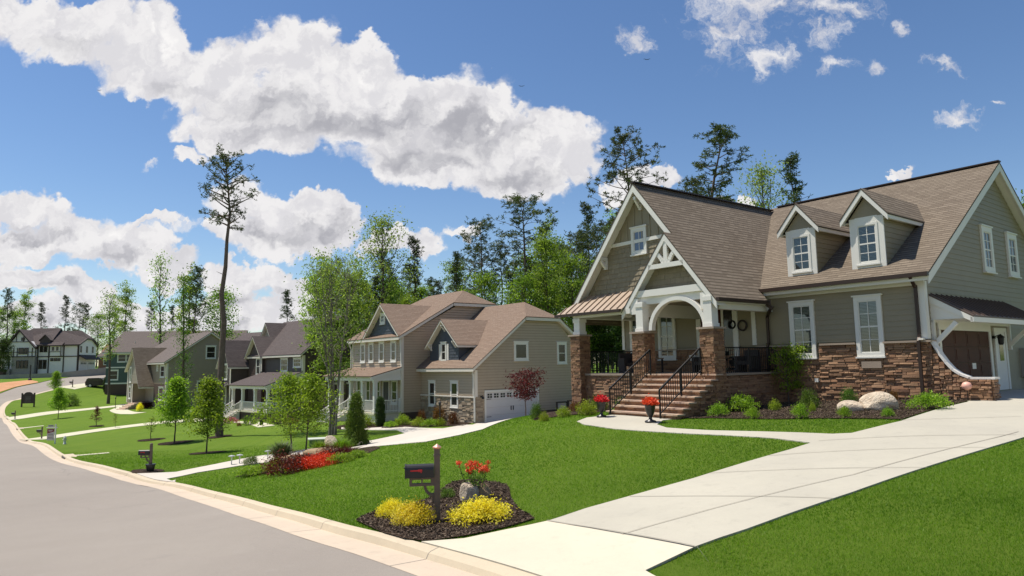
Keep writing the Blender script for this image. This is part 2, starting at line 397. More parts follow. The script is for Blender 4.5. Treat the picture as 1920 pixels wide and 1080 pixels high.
def m_leaf(name,c1,c2,c3,trans=.35,rough=.5):
    m=bpy.data.materials.new(name);m.use_nodes=True;q=NT(m.node_tree);q.N.clear()
    a=q.n('ShaderNodeAttribute',attribute_name='tint').outputs['Fac'];oi=q.n('ShaderNodeObjectInfo').outputs['Random']
    col=q.ramp(a,[(0,c1),(.5,c2),(1,c3)]);h=q.n('ShaderNodeHueSaturation');q.L.new(col,h.inputs['Color']);q.L.new(q.mr(oi,0,1,.485,.515),h.inputs['Hue']);q.L.new(q.mr(oi,0,1,.8,1.15),h.inputs['Value'])
    b=q.n('ShaderNodeBsdfPrincipled');q.L.new(h.outputs[0],b.inputs['Base Color']);b.inputs['Roughness'].default_value=rough;b.inputs['Specular IOR Level'].default_value=.25
    tr=q.n('ShaderNodeBsdfTranslucent');tcol=q.vm('MULTIPLY',h.outputs[0],(1.25,1.35,.7));q.L.new(tcol,tr.inputs[0])
    mx=q.n('ShaderNodeMixShader');mx.inputs[0].default_value=trans;q.L.new(b.outputs[0],mx.inputs[1]);q.L.new(tr.outputs[0],mx.inputs[2])
    o=q.n('ShaderNodeOutputMaterial');q.L.new(mx.outputs[0],o.inputs[0]);MATS[name]=m;return m
# ground
def f_grass(q,b):
    tc=q.n('ShaderNodeTexCoord').outputs['Object'];n1=q.noise(tc,.35,5,.6);n2=q.noise(tc,9,5,.7);n3=q.noise(tc,60,4,.7)
    c=q.mix(q.mr(n1,.3,.7),(.088,.165,.012),(.125,.21,.017));c=q.mix(q.mr(n2,.35,.75,0,.55),c,(.15,.205,.028));c=q.mix(q.mr(n3,.4,.8,0,.7),c,(.05,.095,.009))
    mp=q.n('ShaderNodeMapping');q.L.new(tc,mp.inputs[0]);mp.inputs['Rotation'].default_value=(0,0,.9);mp.inputs['Scale'].default_value=(1.8,.15,1)
    n4=q.noise(mp.outputs[0],1,3,.5);c=q.mix(q.mr(n4,.4,.65,0,.35),c,(.15,.21,.026))
    q.L.new(c,b.inputs['Base Color']);q.L.new(q.bump(q.noise(tc,70,4,.8),.9,.04),b.inputs['Normal'])
mat('grass',rough=.9,spec=.1,fn=f_grass)
def f_asph(q,b):
    tc=q.n('ShaderNodeTexCoord').outputs['Object'];n1=q.noise(tc,.22,5,.6);n2=q.noise(tc,240,3,.8);n3=q.noise(tc,1.6,7,.72)
    c=q.mix(q.mr(n1,.3,.7),(.30,.262,.222),(.35,.31,.262));c=q.mix(q.mr(n2,.3,.75,0,.6),c,(.18,.152,.135))
    c=q.mix(q.mr(n3,.58,.72,0,.22),c,(.38,.35,.32))
    vo=q.n('ShaderNodeTexVoronoi',feature='DISTANCE_TO_EDGE');vo.inputs['Scale'].default_value=.16;wp=q.vm('ADD',tc,q.vm('MULTIPLY',q.noise(tc,1.2,4,.6,out=1),(1.1,1.1,0)));q.L.new(wp,vo.inputs['Vector'])
    n6=q.noise(tc,45,4,.75);c=q.mix(q.mr(n6,.38,.7,0,.38),c,(.22,.19,.16));n7=q.noise(q.vm('MULTIPLY',tc,(1,.25,1)),.7,5,.6);c=q.mix(q.mr(n7,.45,.65,0,.16),c,(.21,.185,.16));sc=q.noise(q.vm('MULTIPLY',tc,(.9,.35,1)),1.1,8,.8);c=q.mix(q.mr(sc,.67,.74,0,.35),c,(.46,.42,.37));sd_=q.noise(tc,.8,8,.75);c=q.mix(q.mr(sd_,.6,.72,0,.3),c,(.15,.13,.12));cr=q.mr(vo.outputs[0],0,.0045,1,0);gate=q.mr(q.noise(tc,.09,2,.5),.44,.55);c=q.mix(q.math('MULTIPLY',q.math('MULTIPLY',cr,gate),.55),c,(.085,.078,.074))
    q.L.new(c,b.inputs['Base Color']);q.L.new(q.bump(n2,.35,.01),b.inputs['Normal'])
mat('asphalt',rough=.85,spec=.3,fn=f_asph)
def m_conc(name,c1,c2):
    def f(q,b):
        tc=q.n('ShaderNodeTexCoord').outputs['Object'];n1=q.noise(tc,.5,6,.65);n2=q.noise(tc,120,4,.8);n3=q.noise(tc,4,6,.7)
        c=q.mix(q.mr(n1,.3,.7),c1,c2);c=q.mix(q.mr(n2,.3,.8,0,.35),c,tuple(x*.72 for x in c1));c=q.mix(q.mr(n3,.55,.75,0,.35),c,tuple(x*.68 for x in c2));n5=q.noise(tc,.16,5,.7);c=q.mix(q.mr(n5,.42,.62,0,.35),c,tuple(x*.78 for x in c1));n8=q.noise(tc,22,5,.75);c=q.mix(q.mr(n8,.45,.75,0,.22),c,tuple(x*.7 for x in c1))
        q.L.new(c,b.inputs['Base Color']);q.L.new(q.bump(n2,.25,.006),b.inputs['Normal'])
    return mat(name,c1,.85,spec=.25,fn=f)
m_conc('concrete',(.50,.465,.375),(.43,.40,.33));m_conc('apron',(.66,.59,.45),(.60,.54,.42));m_conc('curbc',(.60,.50,.36),(.52,.44,.32));m_conc('pan',(.62,.50,.38),(.52,.43,.33))
m_conc('drive_b',(.62,.56,.48),(.55,.50,.43));m_conc('walk',(.62,.58,.42),(.55,.52,.38))
mat('joint',(.30,.27,.215),.9)
def f_mulch(q,b):
    tc=q.n('ShaderNodeTexCoord').outputs['Object'];v=q.n('ShaderNodeTexVoronoi');v.inputs['Scale'].default_value=38;mp=q.n('ShaderNodeMapping');mp.inputs['Scale'].default_value=(1,2.2,1);mp.inputs['Rotation'].default_value=(0,0,.6);q.L.new(tc,mp.inputs[0]);q.L.new(mp.outputs[0],v.inputs['Vector'])
    s_=q.n('ShaderNodeSeparateColor');q.L.new(v.outputs['Color'],s_.inputs[0]);c=q.ramp(s_.outputs[0],[(0,(.02,.013,.009)),(.6,(.06,.038,.027)),(1,(.15,.105,.075))])
    q.L.new(c,b.inputs['Base Color']);q.L.new(q.bump(s_.outputs[1],1,.05),b.inputs['Normal'])
mat('mulch',rough=.95,spec=.1,fn=f_mulch)
mat('dirt',rough=.95,fn=varied((.55,.29,.14),(.42,.20,.09),.4,.6,6,dist=.1))
mat('forest_floor',rough=1,fn=varied((.05,.06,.02),(.08,.065,.035),.3,.5,5,dist=.1))
# house finishes
m_paint('sage',(.27,.228,.15),.08);m_paint('sage2',(.25,.215,.14),.1);m_paint('white',(.72,.70,.64),.05);m_paint('white2',(.70,.67,.62),.05)
m_tint('shake',(.28,.238,.16),(.255,.215,.145),(.30,.255,.172),bs=.3)
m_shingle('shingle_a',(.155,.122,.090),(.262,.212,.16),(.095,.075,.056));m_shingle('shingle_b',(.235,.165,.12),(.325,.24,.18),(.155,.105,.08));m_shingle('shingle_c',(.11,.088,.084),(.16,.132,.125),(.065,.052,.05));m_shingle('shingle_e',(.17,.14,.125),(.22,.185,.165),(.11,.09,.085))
m_tint('stone_a',(.27,.135,.068),(.36,.21,.115),(.17,.085,.048),bs=.8,dist=.012);m_tint('stone_b',(.34,.26,.17),(.44,.36,.26),(.25,.19,.13),bs=.8,dist=.012);m_tint('tread',(.52,.36,.25),(.60,.45,.33),(.46,.31,.23),bs=.5)
m_paint('capstone',(.36,.28,.21),.2)
mat('bronze',(.045,.026,.018),.45,.3);mat('metal_roof',(.40,.305,.225),.45,.1,fn=varied((.40,.305,.225),(.35,.265,.195),2,0));mat('metal_roof2',(.11,.075,.058),.55,.1)
mat('garage_brown',(.075,.020,.010),.6,spec=.25,fn=varied((.075,.020,.010),(.055,.015,.008),3,.1,30));mat('iron',(.012,.011,.011),.45,.4);mat('black',(.015,.014,.014),.5)
mat('glass',(.02,.024,.028),.06,0,.8);mat('glassdark',(.018,.017,.016),.12,0,.6);mat('blind',(.42,.43,.42),.6)
mat('glassblue',(.10,.13,.20),.08,0,.8)
def m_clear(name):
    m=bpy.data.materials.new(name);m.use_nodes=True;q=NT(m.node_tree);q.N.clear()
    g=q.n('ShaderNodeBsdfGlossy');g.inputs[1].default_value=.03;tr=q.n('ShaderNodeBsdfTransparent');tr.inputs[0].default_value=(.62,.68,.68,1);f=q.n('ShaderNodeFresnel');f.inputs[0].default_value=1.5
    mx=q.n('ShaderNodeMixShader');q.L.new(q.math('ADD',f.outputs[0],.06),mx.inputs[0]);q.L.new(tr.outputs[0],mx.inputs[1]);q.L.new(g.outputs[0],mx.inputs[2]);o=q.n('ShaderNodeOutputMaterial');q.L.new(mx.outputs[0],o.inputs[0]);MATS[name]=m
m_clear('pane')
m_paint('tan',(.46,.36,.25),.06);m_paint('tan2',(.32,.245,.165),.1);m_paint('slate',(.062,.070,.085),.15);m_paint('cream',(.72,.66,.57),.06);m_paint('garage_white',(.60,.57,.56),.04)
m_paint('charcoal',(.075,.052,.045),.15);m_paint('taupe',(.32,.26,.19),.08);m_paint('green_siding',(.05,.088,.072),.15);m_paint('stucco',(.76,.73,.71),.06);m_paint('timber',(.05,.033,.028),.2)
mat('brick_dk',rough=.9,fn=varied((.075,.045,.038),(.10,.065,.05),20,.4,30));mat('greystone',rough=.9,fn=varied((.27,.24,.225),(.37,.34,.32),3,.6,8))
mat('red_brick',rough=.9,fn=varied((.30,.13,.09),(.22,.10,.07),8))
mat('post_wood',rough=.75,fn=varied((.155,.115,.085),(.12,.088,.066),6,.4,60,dist=.006));mat('copper',(.75,.40,.30),.35,.7);mat('mbox',(.016,.015,.016),.38,.1);mat('red_flag',(.55,.01,.015),.4)
mat('bark',rough=.95,fn=varied((.075,.052,.038),(.12,.09,.07),7,.9,18,dist=.03));mat('bark_pine',rough=.95,fn=varied((.10,.068,.052),(.17,.125,.10),4,.9,12,dist=.04));mat('bark_birch',rough=.8,fn=varied((.27,.23,.19),(.06,.045,.038),2.5,.5,18,dist=.02))
mat('rock',rough=.9,fn=varied((.78,.66,.50),(.50,.38,.27),3.5,1,7,dist=.08));mat('rock2',rough=.9,fn=varied((.38,.27,.15),(.26,.17,.09),3,.7,9,dist=.04))
mat('steel',(.55,.56,.55),.4,.6);mat('wallgrey',rough=.9,fn=varied((.30,.29,.26),(.25,.24,.22),1));mat('sign_brown',(.035,.018,.016),.5);mat('sign_text',(.16,.13,.12),.5);mat('sign_red',(.16,.012,.018),.5);mat('sign_grey',(.42,.41,.38),.6)
mat('green_box',(.10,.17,.09),.6);mat('car',(.028,.022,.026),.2,.3);mat('tyre',(.015,.015,.015),.8);mat('rubber',(.03,.03,.03),.8);mat('lamp_off',(.75,.70,.6),.3);mat('pot',(.018,.017,.018),.35);mat('hydrant',(.50,.53,.46),.5)
mat('coral',(.80,.42,.32),.5);mat('wicker',(.03,.02,.018),.7);mat('downspout_w',(.66,.64,.58),.5)
L=m_leaf
L('lf_maple',(.11,.185,.02),(.23,.35,.03),(.42,.54,.07),.5);L('lf_forest',(.085,.145,.022),(.17,.26,.035),(.33,.42,.07),.5);L('lf_forest2',(.12,.19,.03),(.24,.34,.045),(.40,.50,.09),.5);L('lf_dark',(.025,.055,.014),(.05,.095,.02),(.10,.15,.03),.3)
L('lf_pine',(.035,.055,.02),(.07,.095,.032),(.13,.16,.05),.25,.6);L('lf_red',(.04,.008,.008),(.11,.018,.016),(.22,.045,.04),.35);L('lf_yellow',(.60,.48,.02),(.86,.74,.04),(.97,.90,.22),.4);L('lf_lime',(.16,.24,.02),(.28,.36,.03),(.42,.46,.05),.35)
L('lf_shrub',(.05,.10,.015),(.11,.19,.025),(.20,.28,.04),.35);L('fl_red',(.35,.012,.008),(.70,.035,.015),(.85,.10,.05),.25);L('fl_orange',(.5,.03,.01),(.75,.09,.03),(.8,.2,.1),.25);L('lf_blade',(.098,.188,.012),(.142,.245,.018),(.20,.305,.034),.5);L('lf_grassy',(.05,.08,.03),(.10,.14,.06),(.20,.24,.12),.2)
L('fl_pink',(.35,.1,.1),(.6,.2,.2),(.75,.4,.3),.2);L('mulchbit',(.022,.014,.010),(.075,.048,.034),(.20,.145,.105),.0,.9);L('lf_rust',(.10,.03,.015),(.18,.07,.02),(.22,.16,.03),.3);L('lf_pale',(.13,.20,.035),(.24,.33,.07),(.40,.48,.15),.45)
# ------------------------------------------------------------------ ground sheets draped over the terrain
def area(p): return .5*sum(p[i][0]*p[(i+1)%len(p)][1]-p[(i+1)%len(p)][0]*p[i][1] for i in range(len(p)))
def inside(px_,py_,poly):
    x=np.asarray(px_);y=np.asarray(py_);c=np.zeros(x.shape,bool);n=len(poly)
    for i in range(n):
        x0,y0=poly[i][:2];x1,y1=poly[(i+1)%n][:2]
        if y0==y1: continue
        k=((y0>y)!=(y1>y))&(x<(x1-x0)*(y-y0)/(y1-y0)+x0);c^=k
    return c
def drape(name,poly,off,cell,m,skirt=0.,zf=None):
    poly=[(float(p[0]),float(p[1])) for p in poly]
    if area(poly)<0:poly=poly[::-1]
    # densify
    P=[]
    for i in range(len(poly)):
        a=poly[i];b=poly[(i+1)%len(poly)];k=max(1,int(math.hypot(b[0]-a[0],b[1]-a[1])/cell))
        P+=[(a[0]+(b[0]-a[0])*j/k,a[1]+(b[1]-a[1])*j/k) for j in range(k)]
    xs=[p[0] for p in P];ys=[p[1] for p in P];V=[];Fc=[];idx={}
    def vid(p):
        k=(round(p[0],4),round(p[1],4))
        if k not in idx: idx[k]=len(V);V.append(k)
        return idx[k]
    i0=math.floor(min(xs)/cell);i1=math.ceil(max(xs)/cell)
    for i in range(i0,i1):
        col=clip(clip(P,lambda p:p[0]-i*cell),lambda p:(i+1)*cell-p[0])
        if len(col)<3:continue
        j0=math.floor(min(p[1] for p in col)/cell);j1=math.ceil(max(p[1] for p in col)/cell)
        for j in range(j0,j1):
            q=clip(clip(col,lambda p:p[1]-j*cell),lambda p:(j+1)*cell-p[1])
            if len(q)<3 or abs(area(q))<1e-6:continue
            ids=[]
            for p in q:
                k=vid(p)
                if not ids or ids[-1]!=k: ids.append(k)
            if ids[0]==ids[-1]:ids.pop()
            if len(set(ids))>2 and len(set(ids))==len(ids):Fc.append(tuple(ids))
    va=np.array(V);z=(TZ(va[:,0],va[:,1]) if zf is None else zf(va[:,0],va[:,1]))+off
    V3=[(float(a[0]),float(a[1]),float(c)) for a,c in zip(va,z)]
    if skirt:
        pz=TZ([p[0] for p in P],[p[1] for p in P])+off;n=len(V3);V3+=[(p[0],p[1],float(c)) for p,c in zip(P,pz)]+[(p[0],p[1],float(c)-skirt) for p,c in zip(P,pz)]
        k=len(P);Fc+=[(n+i,n+k+i,n+k+(i+1)%k,n+(i+1)%k) for i in range(k)]
    me=bpy.data.meshes.new(name);me.from_pydata(V3,[],Fc);me.materials.append(m);me.update()
    o=bpy.data.objects.new(name,me);COL.objects.link(o);return struct(o)
def H2(*pts): return [tuple(hit(*p)[:2]) for p in pts]
def spline(pts,step=.6):
    """Catmull-Rom through 2d points"""
    P=[np.array(p,float) for p in pts];P=[2*P[0]-P[1]]+P+[2*P[-1]-P[-2]];out=[]
    for i in range(1,len(P)-2):
        a,b,c,d=P[i-1:i+3];n=max(1,int(np.linalg.norm(c-b)/step))
        for k in range(n):
            s=k/n;out.append(.5*((2*b)+(c-a)*s+(2*a-5*b+4*c-d)*s*s+(-a+3*b-3*c+d)*s**3))
    out.append(P[-2]);return [tuple(p) for p in out]
# back-of-curb line, near to far, from its traced course on the terrain
CP=[(790,1019),(660,987),(560,960),(480,940),(400,921),(330,905),(256,889),(200,874),(122,853),(66,828),(38,806),(20,788),(11,779),(9,770),(13,761),(24,752),(40,748.5),(65,740.5),(100,731.5),(149,721.5),(180,716)]
L0=H2(*CP)
d0=np.array(L0[0])-np.array(L0[1]);d0/=np.linalg.norm(d0)
L0=[tuple(np.array(L0[0])+d0*30),tuple(np.array(L0[0])+d0*15),tuple(np.array(L0[0])+d0*7),tuple(np.array(L0[0])+d0*3)]+L0
d1=np.array(L0[-1])-np.array(L0[-2]);d1/=np.linalg.norm(d1);L0=L0+[tuple(np.array(L0[-1])+d1*25)]
LC=np.array(spline(L0,.5))
def off_line(Ln,d):
    t=np.gradient(Ln,axis=0);t/=np.linalg.norm(t,axis=1)[:,None];n=np.stack([-t[:,1],t[:,0]],1);return Ln+n*d
_mid=off_line(LC,1.);_s=1 if _mid[40][0]<LC[40][0] else -1   # street side
def inplace(p,lst): return min(range(len(LC)),key=lambda i:(LC[i][0]-p[0])**2+(LC[i][1]-p[1])**2)
openings=[]
for (a,b) in (((800,1021),None),((330,905),(262,891)),((66,828),(54,820)),((21,789),(12,780.5)),((108,730),(140,723))):
    ia=inplace(hit(*a),LC) if a else 0
    ib=0 if b is None else inplace(hit(*b),LC)
    openings.append((min(ia,ib),max(ia,ib)))
i_ap=openings[0][1]
# the apron of the near driveway ends where the far lawn begins
i_ap0=inplace(hit(1180,1079)[:2]-np.array([0,0]),LC);i_ap0=max(0,min(i_ap0,inplace(np.array(hit(870,1079)[:2])+d0*4.2,LC)))
openings[0]=(i_ap0,i_ap)
def curb():
    mb=MB();prof=[(0,0),(.13,.0),(.17,-.02),(.215,-.125),(.8,-.10)];flat=[(0,-.0),(.13,-.03),(.17,-.05),(.215,-.125),(.8,-.10)]
    offs=[off_line(LC,_s*p[0]) for p in prof];z=TZ(LC[:,0],LC[:,1])
    op=np.zeros(len(LC))
    for a,b in openings: op[a:b+1]=1
    op2=np.convolve(np.pad(op,2,mode='edge'),np.ones(3)/3,'same')[2:-2]
    zo=[z]+[TZ(o[:,0],o[:,1]) for o in offs[1:]]
    P=[[(offs[k][i][0],offs[k][i][1],zo[k][i]+prof[k][1]*(1-op2[i])+flat[k][1]*op2[i]+.012) for k in range(5)] for i in range(len(LC))]
    pan=MB()
    for i in range(len(LC)-1):
        for k in range(4):
            q=[P[i][k],P[i+1][k],P[i+1][k+1],P[i][k+1]]
            (pan if k==3 else mb).face(q if _s<0 else q[::-1])
    o=struct(mb.build('curb',MATS['curbc']));
    jb=MB();dl=0
    for i in range(1,len(LC)-1):
        dl+=np.linalg.norm(LC[i]-LC[i-1])
        if dl>3.0:
            dl=0;tt=(LC[i+1]-LC[i]);tt=tt/np.linalg.norm(tt)*.007
            for k in range(4):
                a=Vector(P[i][k]);b=Vector(P[i][k+1]);tv=Vector((tt[0],tt[1],0));u=Vector((0,0,.0025));n_=(u if k!=2 else Vector((offs[4][i][0]-offs[0][i][0],offs[4][i][1]-offs[0][i][1],0)).normalized()*.003)
                jb.face([a-tv+n_,a+tv+n_,b+tv+n_,b-tv+n_])
    struct(jb.build('curb_joint',MATS['asphalt']));o2=struct(pan.build('gutter',MATS['pan']));return o
curb()
PAN=off_line(LC,_s*.79)
# road
far=H2((0,737),(31,725.5),(72,717.5),(100,711),(150,703),(200,697))
nl=off_line(LC,_s*11.5)
jn=int(np.argmin([abs(p[1]-62) for p in nl]))
near_left=[tuple(p) for p in nl[:jn:6]]
road_poly=[tuple(p) for p in PAN[::3]]+[tuple(np.array(far[-1])+np.array([14,2]))]+[tuple(p) for p in far[::-1]]+[(far[0][0]-2,far[0][1]-4),(near_left[-1][0]-10,near_left[-1][1]+18)]+near_left[::-1]
drape('road',road_poly,-.092,1.5,MATS['asphalt'])
# lawn on the house side, verge on the other
lawn_poly=[tuple(p) for p in LC[::2]]+[(-20,235),(230,235),(230,-35),(float(LC[0][0])+1,-35)]
drape('lawn',clip(lawn_poly,lambda p:40.5-p[1]),0,.75,MATS['grass'])
drape('lawn',clip(lawn_poly,lambda p:p[1]-40.5),0,1.5,MATS['grass'])
verge=[tuple(np.array(p)) for p in near_left]+[(near_left[-1][0]-10,near_left[-1][1]+18),(far[0][0]-2,far[0][1]-4)]+[tuple(p) for p in far]+[tuple(np.array(far[-1])+np.array([14,2])),(-20,235),(-260,235),(-260,-35),(near_left[0][0],-35)]
drape('verge',verge,-.03,3,MATS['grass'])
mb=MB();
base=MB();N_=60;xs=np.linspace(-1200,1200,N_+1)
def zb(x,y):
    cxx=min(max(x,-258),228);cy=min(max(y,-34),233);dd=math.hypot(x-cxx,y-cy);zz=T(cxx,cy);return zz-.6-min(dd*.004,4)-(0 if dd>0 else 9)
Zb=[[zb(x,y) for y in xs] for x in xs]
for i in range(N_):
    for j in range(N_): base.face([(xs[i],xs[j],Zb[i][j]),(xs[i+1],xs[j],Zb[i+1][j]),(xs[i+1],xs[j+1],Zb[i+1][j+1]),(xs[i],xs[j+1],Zb[i][j+1])])
struct(base.build('ground',MATS['forest_floor']))
# dirt bank and grass strip across the street
drape('dirt_bank',H2((-60,742),(-60,714),(0,718),(30,715),(57,712.5),(70,715),(72,717),(50,721),(31,725),(0,735)),.02,1.5,MATS['dirt'])
# driveways and walks
def dense(pts,step=.5): return spline(pts,step)
DA_left=H2((1028,979),(1100,955),(1200,927),(1300,899),(1400,868),(1480,845),(1521,832))
DA_up=H2((1690,791),(1760,768),(1850,747))
apL=LC[i_ap];apR=LC[i_ap0]
dA=[tuple(apL)]+H2((870,1013),(950,996))+DA_left+H2((1600,813))+DA_up+[tuple(FA.w(.9,.25)[:2]),tuple(FA.w(.05,.5)[:2]),tuple(FA.w(.05,8)[:2]),tuple(FA.w(9,8)[:2])]+[tuple(FA.w(9,-1)[:2])]+H2((1919,822),(1800,858),(1600,925),(1400,995),(1300,1030),(1210,1074))+[tuple(p) for p in LC[i_ap0:i_ap]]
drape('driveway',dA,.026,.75,MATS['concrete'],skirt=.06)
j1=H2((1026,980),(1165,1006),(1300,1031))
apr=[tuple(apL)]+H2((870,1013),(950,996))+j1[:]+H2((1210,1074))+[tuple(p) for p in LC[i_ap0:i_ap]]
drape('driveway_apron',apr,.031,.75,MATS['apron'])
# walk from the driveway to the steps
wk=H2((1521,832),(1450,823),(1350,817),(1250,812),(1150,805),(1095,797),(1082,791),(1100,784),(1140,780))+[tuple(FA.w(-8,-5.6)[:2]),tuple(FA.w(-5.3,-5.6)[:2])]+H2((1243,789),(1232,797),(1250,803),(1330,808),(1450,811),(1560,815),(1640,812))
drape('front_walk',wk,.022,.75,MATS['concrete'],skirt=.05)
# neighbour's driveway
dB=[tuple(LC[openings[1][1]])]+H2((330,886),(400,872),(470,858),(540,849),(640,832),(700,826),(760,813),(745,807),(640,806),(640,802),(760,801),(830,804),(870,797),(886,797))+[tuple(FB.w(.02,.1)[:2]),tuple(FB.w(.02,6.2)[:2])]+[tuple(FB.w(5.5,6.2)[:2])]+H2((905,806),(860,817),(800,829),(700,838),(620,848),(540,862),(450,874),(370,887),(312,899))+[tuple(LC[openings[1][0]])]
drape('neighbour_driveway',dB,.03,.75,MATS['drive_b'],skirt=.05)
def strip(name,c,w,m=MATS['walk'],cell=.75):
    c=np.array(spline(c,1.));a=off_line(c,w/2);b=off_line(c,-w/2);return drape(name,[tuple(p) for p in a]+[tuple(p) for p in b[::-1]],.035,cell,m,skirt=.05)
strip('path',H2((60,825),(150,812),(230,801),(330,790),(420,787)),2.6)
strip('path',H2((16,786),(90,775),(160,768),(225,761),(262,756)),2.6)
strip('path',H2((124,728),(160,722),(200,718)),3.2)
strip('path',H2((243,758),(222,768),(235,774),(262,775)),2.0)
strip('path',H2((424,792),(470,793),(500,800)),1.2)
# beds
BEDS={}
def bed(name,pts,off=.03):
    BEDS[name]=pts;return drape(name,pts,off,.75,MATS['mulch'])
bed('mulch_bed',spline(H2((667,978),(700,962),(800,938),(850,905),(905,903),(950,912),(958,935),(975,958),(1002,975),(960,988),(880,1006),(800,1018),(720,1002),(667,978)),.4))
bA=H2((1243,786),(1330,785),(1450,787),(1560,786),(1690,788),(1760,766),(1845,747))+[tuple(FA.w(1.75,-.1)[:2]),tuple(FA.w(-5,.2)[:2]),tuple(FA.w(-5.2,-5.3)[:2])]
bed('mulch_bed',bA)
bed('mulch_bed',H2((440,896),(500,888),(560,876),(620,868),(690,851),(714,840),(690,835),(650,834),(600,845),(560,855),(520,862),(500,872),(470,880)))
bed('mulch_bed',H2((640,806),(620,801),(660,795),(740,795),(800,790),(860,789),(884,794),(868,799),(800,801),(700,804)))
bed('mulch_bed',H2((1000,789),(1060,780),(1110,776),(1145,770),(1150,755),(1090,750),(1040,765)))
for (u,v,r) in ((327,831,1.1),(387,850,1.),(282,825,.9),(109,768,0),(180,799,.7),(220,803,.7),(411,819,.8),(275,884,.6)):
    if not r: continue
    c=hit(u,v);bed('mulch_ring',[(c[0]+r*math.cos(a)*(1+.12*math.sin(3*a)),c[1]+r*math.sin(a)) for a in np.linspace(0,6.28,19)[:-1]])

# control joints in the driveway
def joint(pts,w=.018,off=.036,name='driveway_joint'):
    c=np.array([np.array(a)+(np.array(b)-np.array(a))*k/12 for a,b in zip(pts,pts[1:]) for k in range(12)]+[pts[-1]]);a=off_line(c,w/2);b=off_line(c,-w/2);return drape(name,[tuple(p) for p in a]+[tuple(p) for p in b[::-1]],off,.75,MATS['joint'])
for a,b in (((1180,934),(1560,938)),((1330,890),(1738,880)),((1440,857),(1850,842)),((1535,829),(1905,818)),((1690,790),(1915,783))):
    joint(H2(a,b))
joint(H2((1165,1006),(1600,893),(1910,812)))
joint(H2((1026,980),(1303,1030)),.03,.041)
for p_ in ((1150,806,1165,786),(1350,817,1350,808)): pass
for a,b in (((560,846),(640,850)),((690,828),(745,836)),((770,813),(830,824))):
    pass
# ------------------------------------------------------------------ windows, shared by the houses
def window(par,w,s0,s1,z0,z1,trim=.11,style='dark',head=.05,frame='white',grid=None,sill=True,blinds=False,d=.06,name='window',recess=0.0,label=None):
    """trim outer rect s0..s1,z0..z1 on wall plane w; glass set back, sash and mullions"""
    M=MATS;mb=MB();g0,g1,y0,y1=s0+trim,s1-trim,z0+trim,z1-trim*1.15
    w.box(mb,s0,g0,z0,z1,0,d+.02);w.box(mb,g1,s1,z0,z1,0,d+.02);w.box(mb,g0,g1,y1,z1,0,d+.02);w.box(mb,g0,g1,z0,y0,0,d+.02)
    if head: w.box(mb,s0-head,s1+head,z1,z1+.05,0,d+.05)
    if sill: w.box(mb,s0-.03,s1+.03,z0-.05,z0+.0,0,d+.07)
    f=.035
    w.box(mb,g0,g0+f,y0,y1,0,d-.002);w.box(mb,g1-f,g1,y0,y1,0,d-.002);w.box(mb,g0+f,g1-f,y1-f,y1,0,d-.002);w.box(mb,g0+f,g1-f,y0,y0+f,0,d-.002)
    zm=(y0+y1)/2
    if style!='fixed': w.box(mb,g0+f,g1-f,zm-.025,zm+.025,0,d-.004)
    if grid:
        nx,nz=grid
        for k in range(1,nx):
            x=g0+(g1-g0)*k/nx;w.box(mb,x-.011,x+.011,y0+f,y1-f,0,d-.008)
        for k in range(1,nz):
            z=y0+(y1-y0)*k/nz
            if abs(z-zm)>.06:w.box(mb,g0+f,g1-f,z-.011,z+.011,0,d-.010)
    o=mb.build(name,M[frame],par)
    if label:o['label']=label
    pb=MB();w.plate(pb,[(g0+f*.6,y0+f*.6),(g1-f*.6,y0+f*.6),(g1-f*.6,y1-f*.6),(g0+f*.6,y1-f*.6)],.012,.042 if not blinds else .019)
    pb.build('pane',M['glassdark' if style!='blue' else 'glassblue'] if not blinds else M['glass'],o)
    if blinds:
        sb=MB();z=y0+f+.02
        while z<y1-f:
            P=w.p;a,b=g0+f,g1-f
            sb.face([P(a,z,.021),P(b,z,.021),P(b,z+.028,.030),P(a,z+.028,.030)]);z+=.048
        sb.build('blind',M['blind'],o)
        gb=MB();P=w.p;gb.face([P(g0+f,y0+f,.034),P(g1-f,y0+f,.034),P(g1-f,y1-f,.034),P(g0+f,y1-f,.034)]);gb.build('pane',M['pane'],o)
    return o
def roof(par,polys,m,thick=.05,trim=None,tth=.16,inset=.015,name='roof'):
    mb=MB();tb=MB()
    for p in polys: mb.slab(p,(0,0,-thick))
    o=mb.build(name,MATS[m],par)
    if trim:
        for p in polys:
            c=Vector((0,0,0))
            for q in p:c+=Vector(q)
            c/=len(p);pp=[]
            for q in p:
                v=Vector(q);dd=(c-v);dd.normalize();pp.append(v+dd*inset-Vector((0,0,thick+.001)))
            tb.slab(pp,(0,0,-tth))
        tb.build('roof_trim',MATS[trim],par)
    return o
def gutter(mb,a,b,h=.11,wd=.12):
    a=Vector(a);b=Vector(b);mb.bar(a,b,wd,h)
def bracket(mb,w,s,z,L=.55,hh=.55,t=.11):
    """knee brace on wall plane w: vertical leg, horizontal arm, diagonal"""
    w.box(mb,s-t/2,s+t/2,z-hh,z,.0,t);w.box(mb,s-t/2,s+t/2,z-t,z,t,L)
    a=Vector(w.p(s,z-hh*.8,t));b=Vector(w.p(s,z-t,L*.85));mb.bar(a,b,t*.8,t*.8)
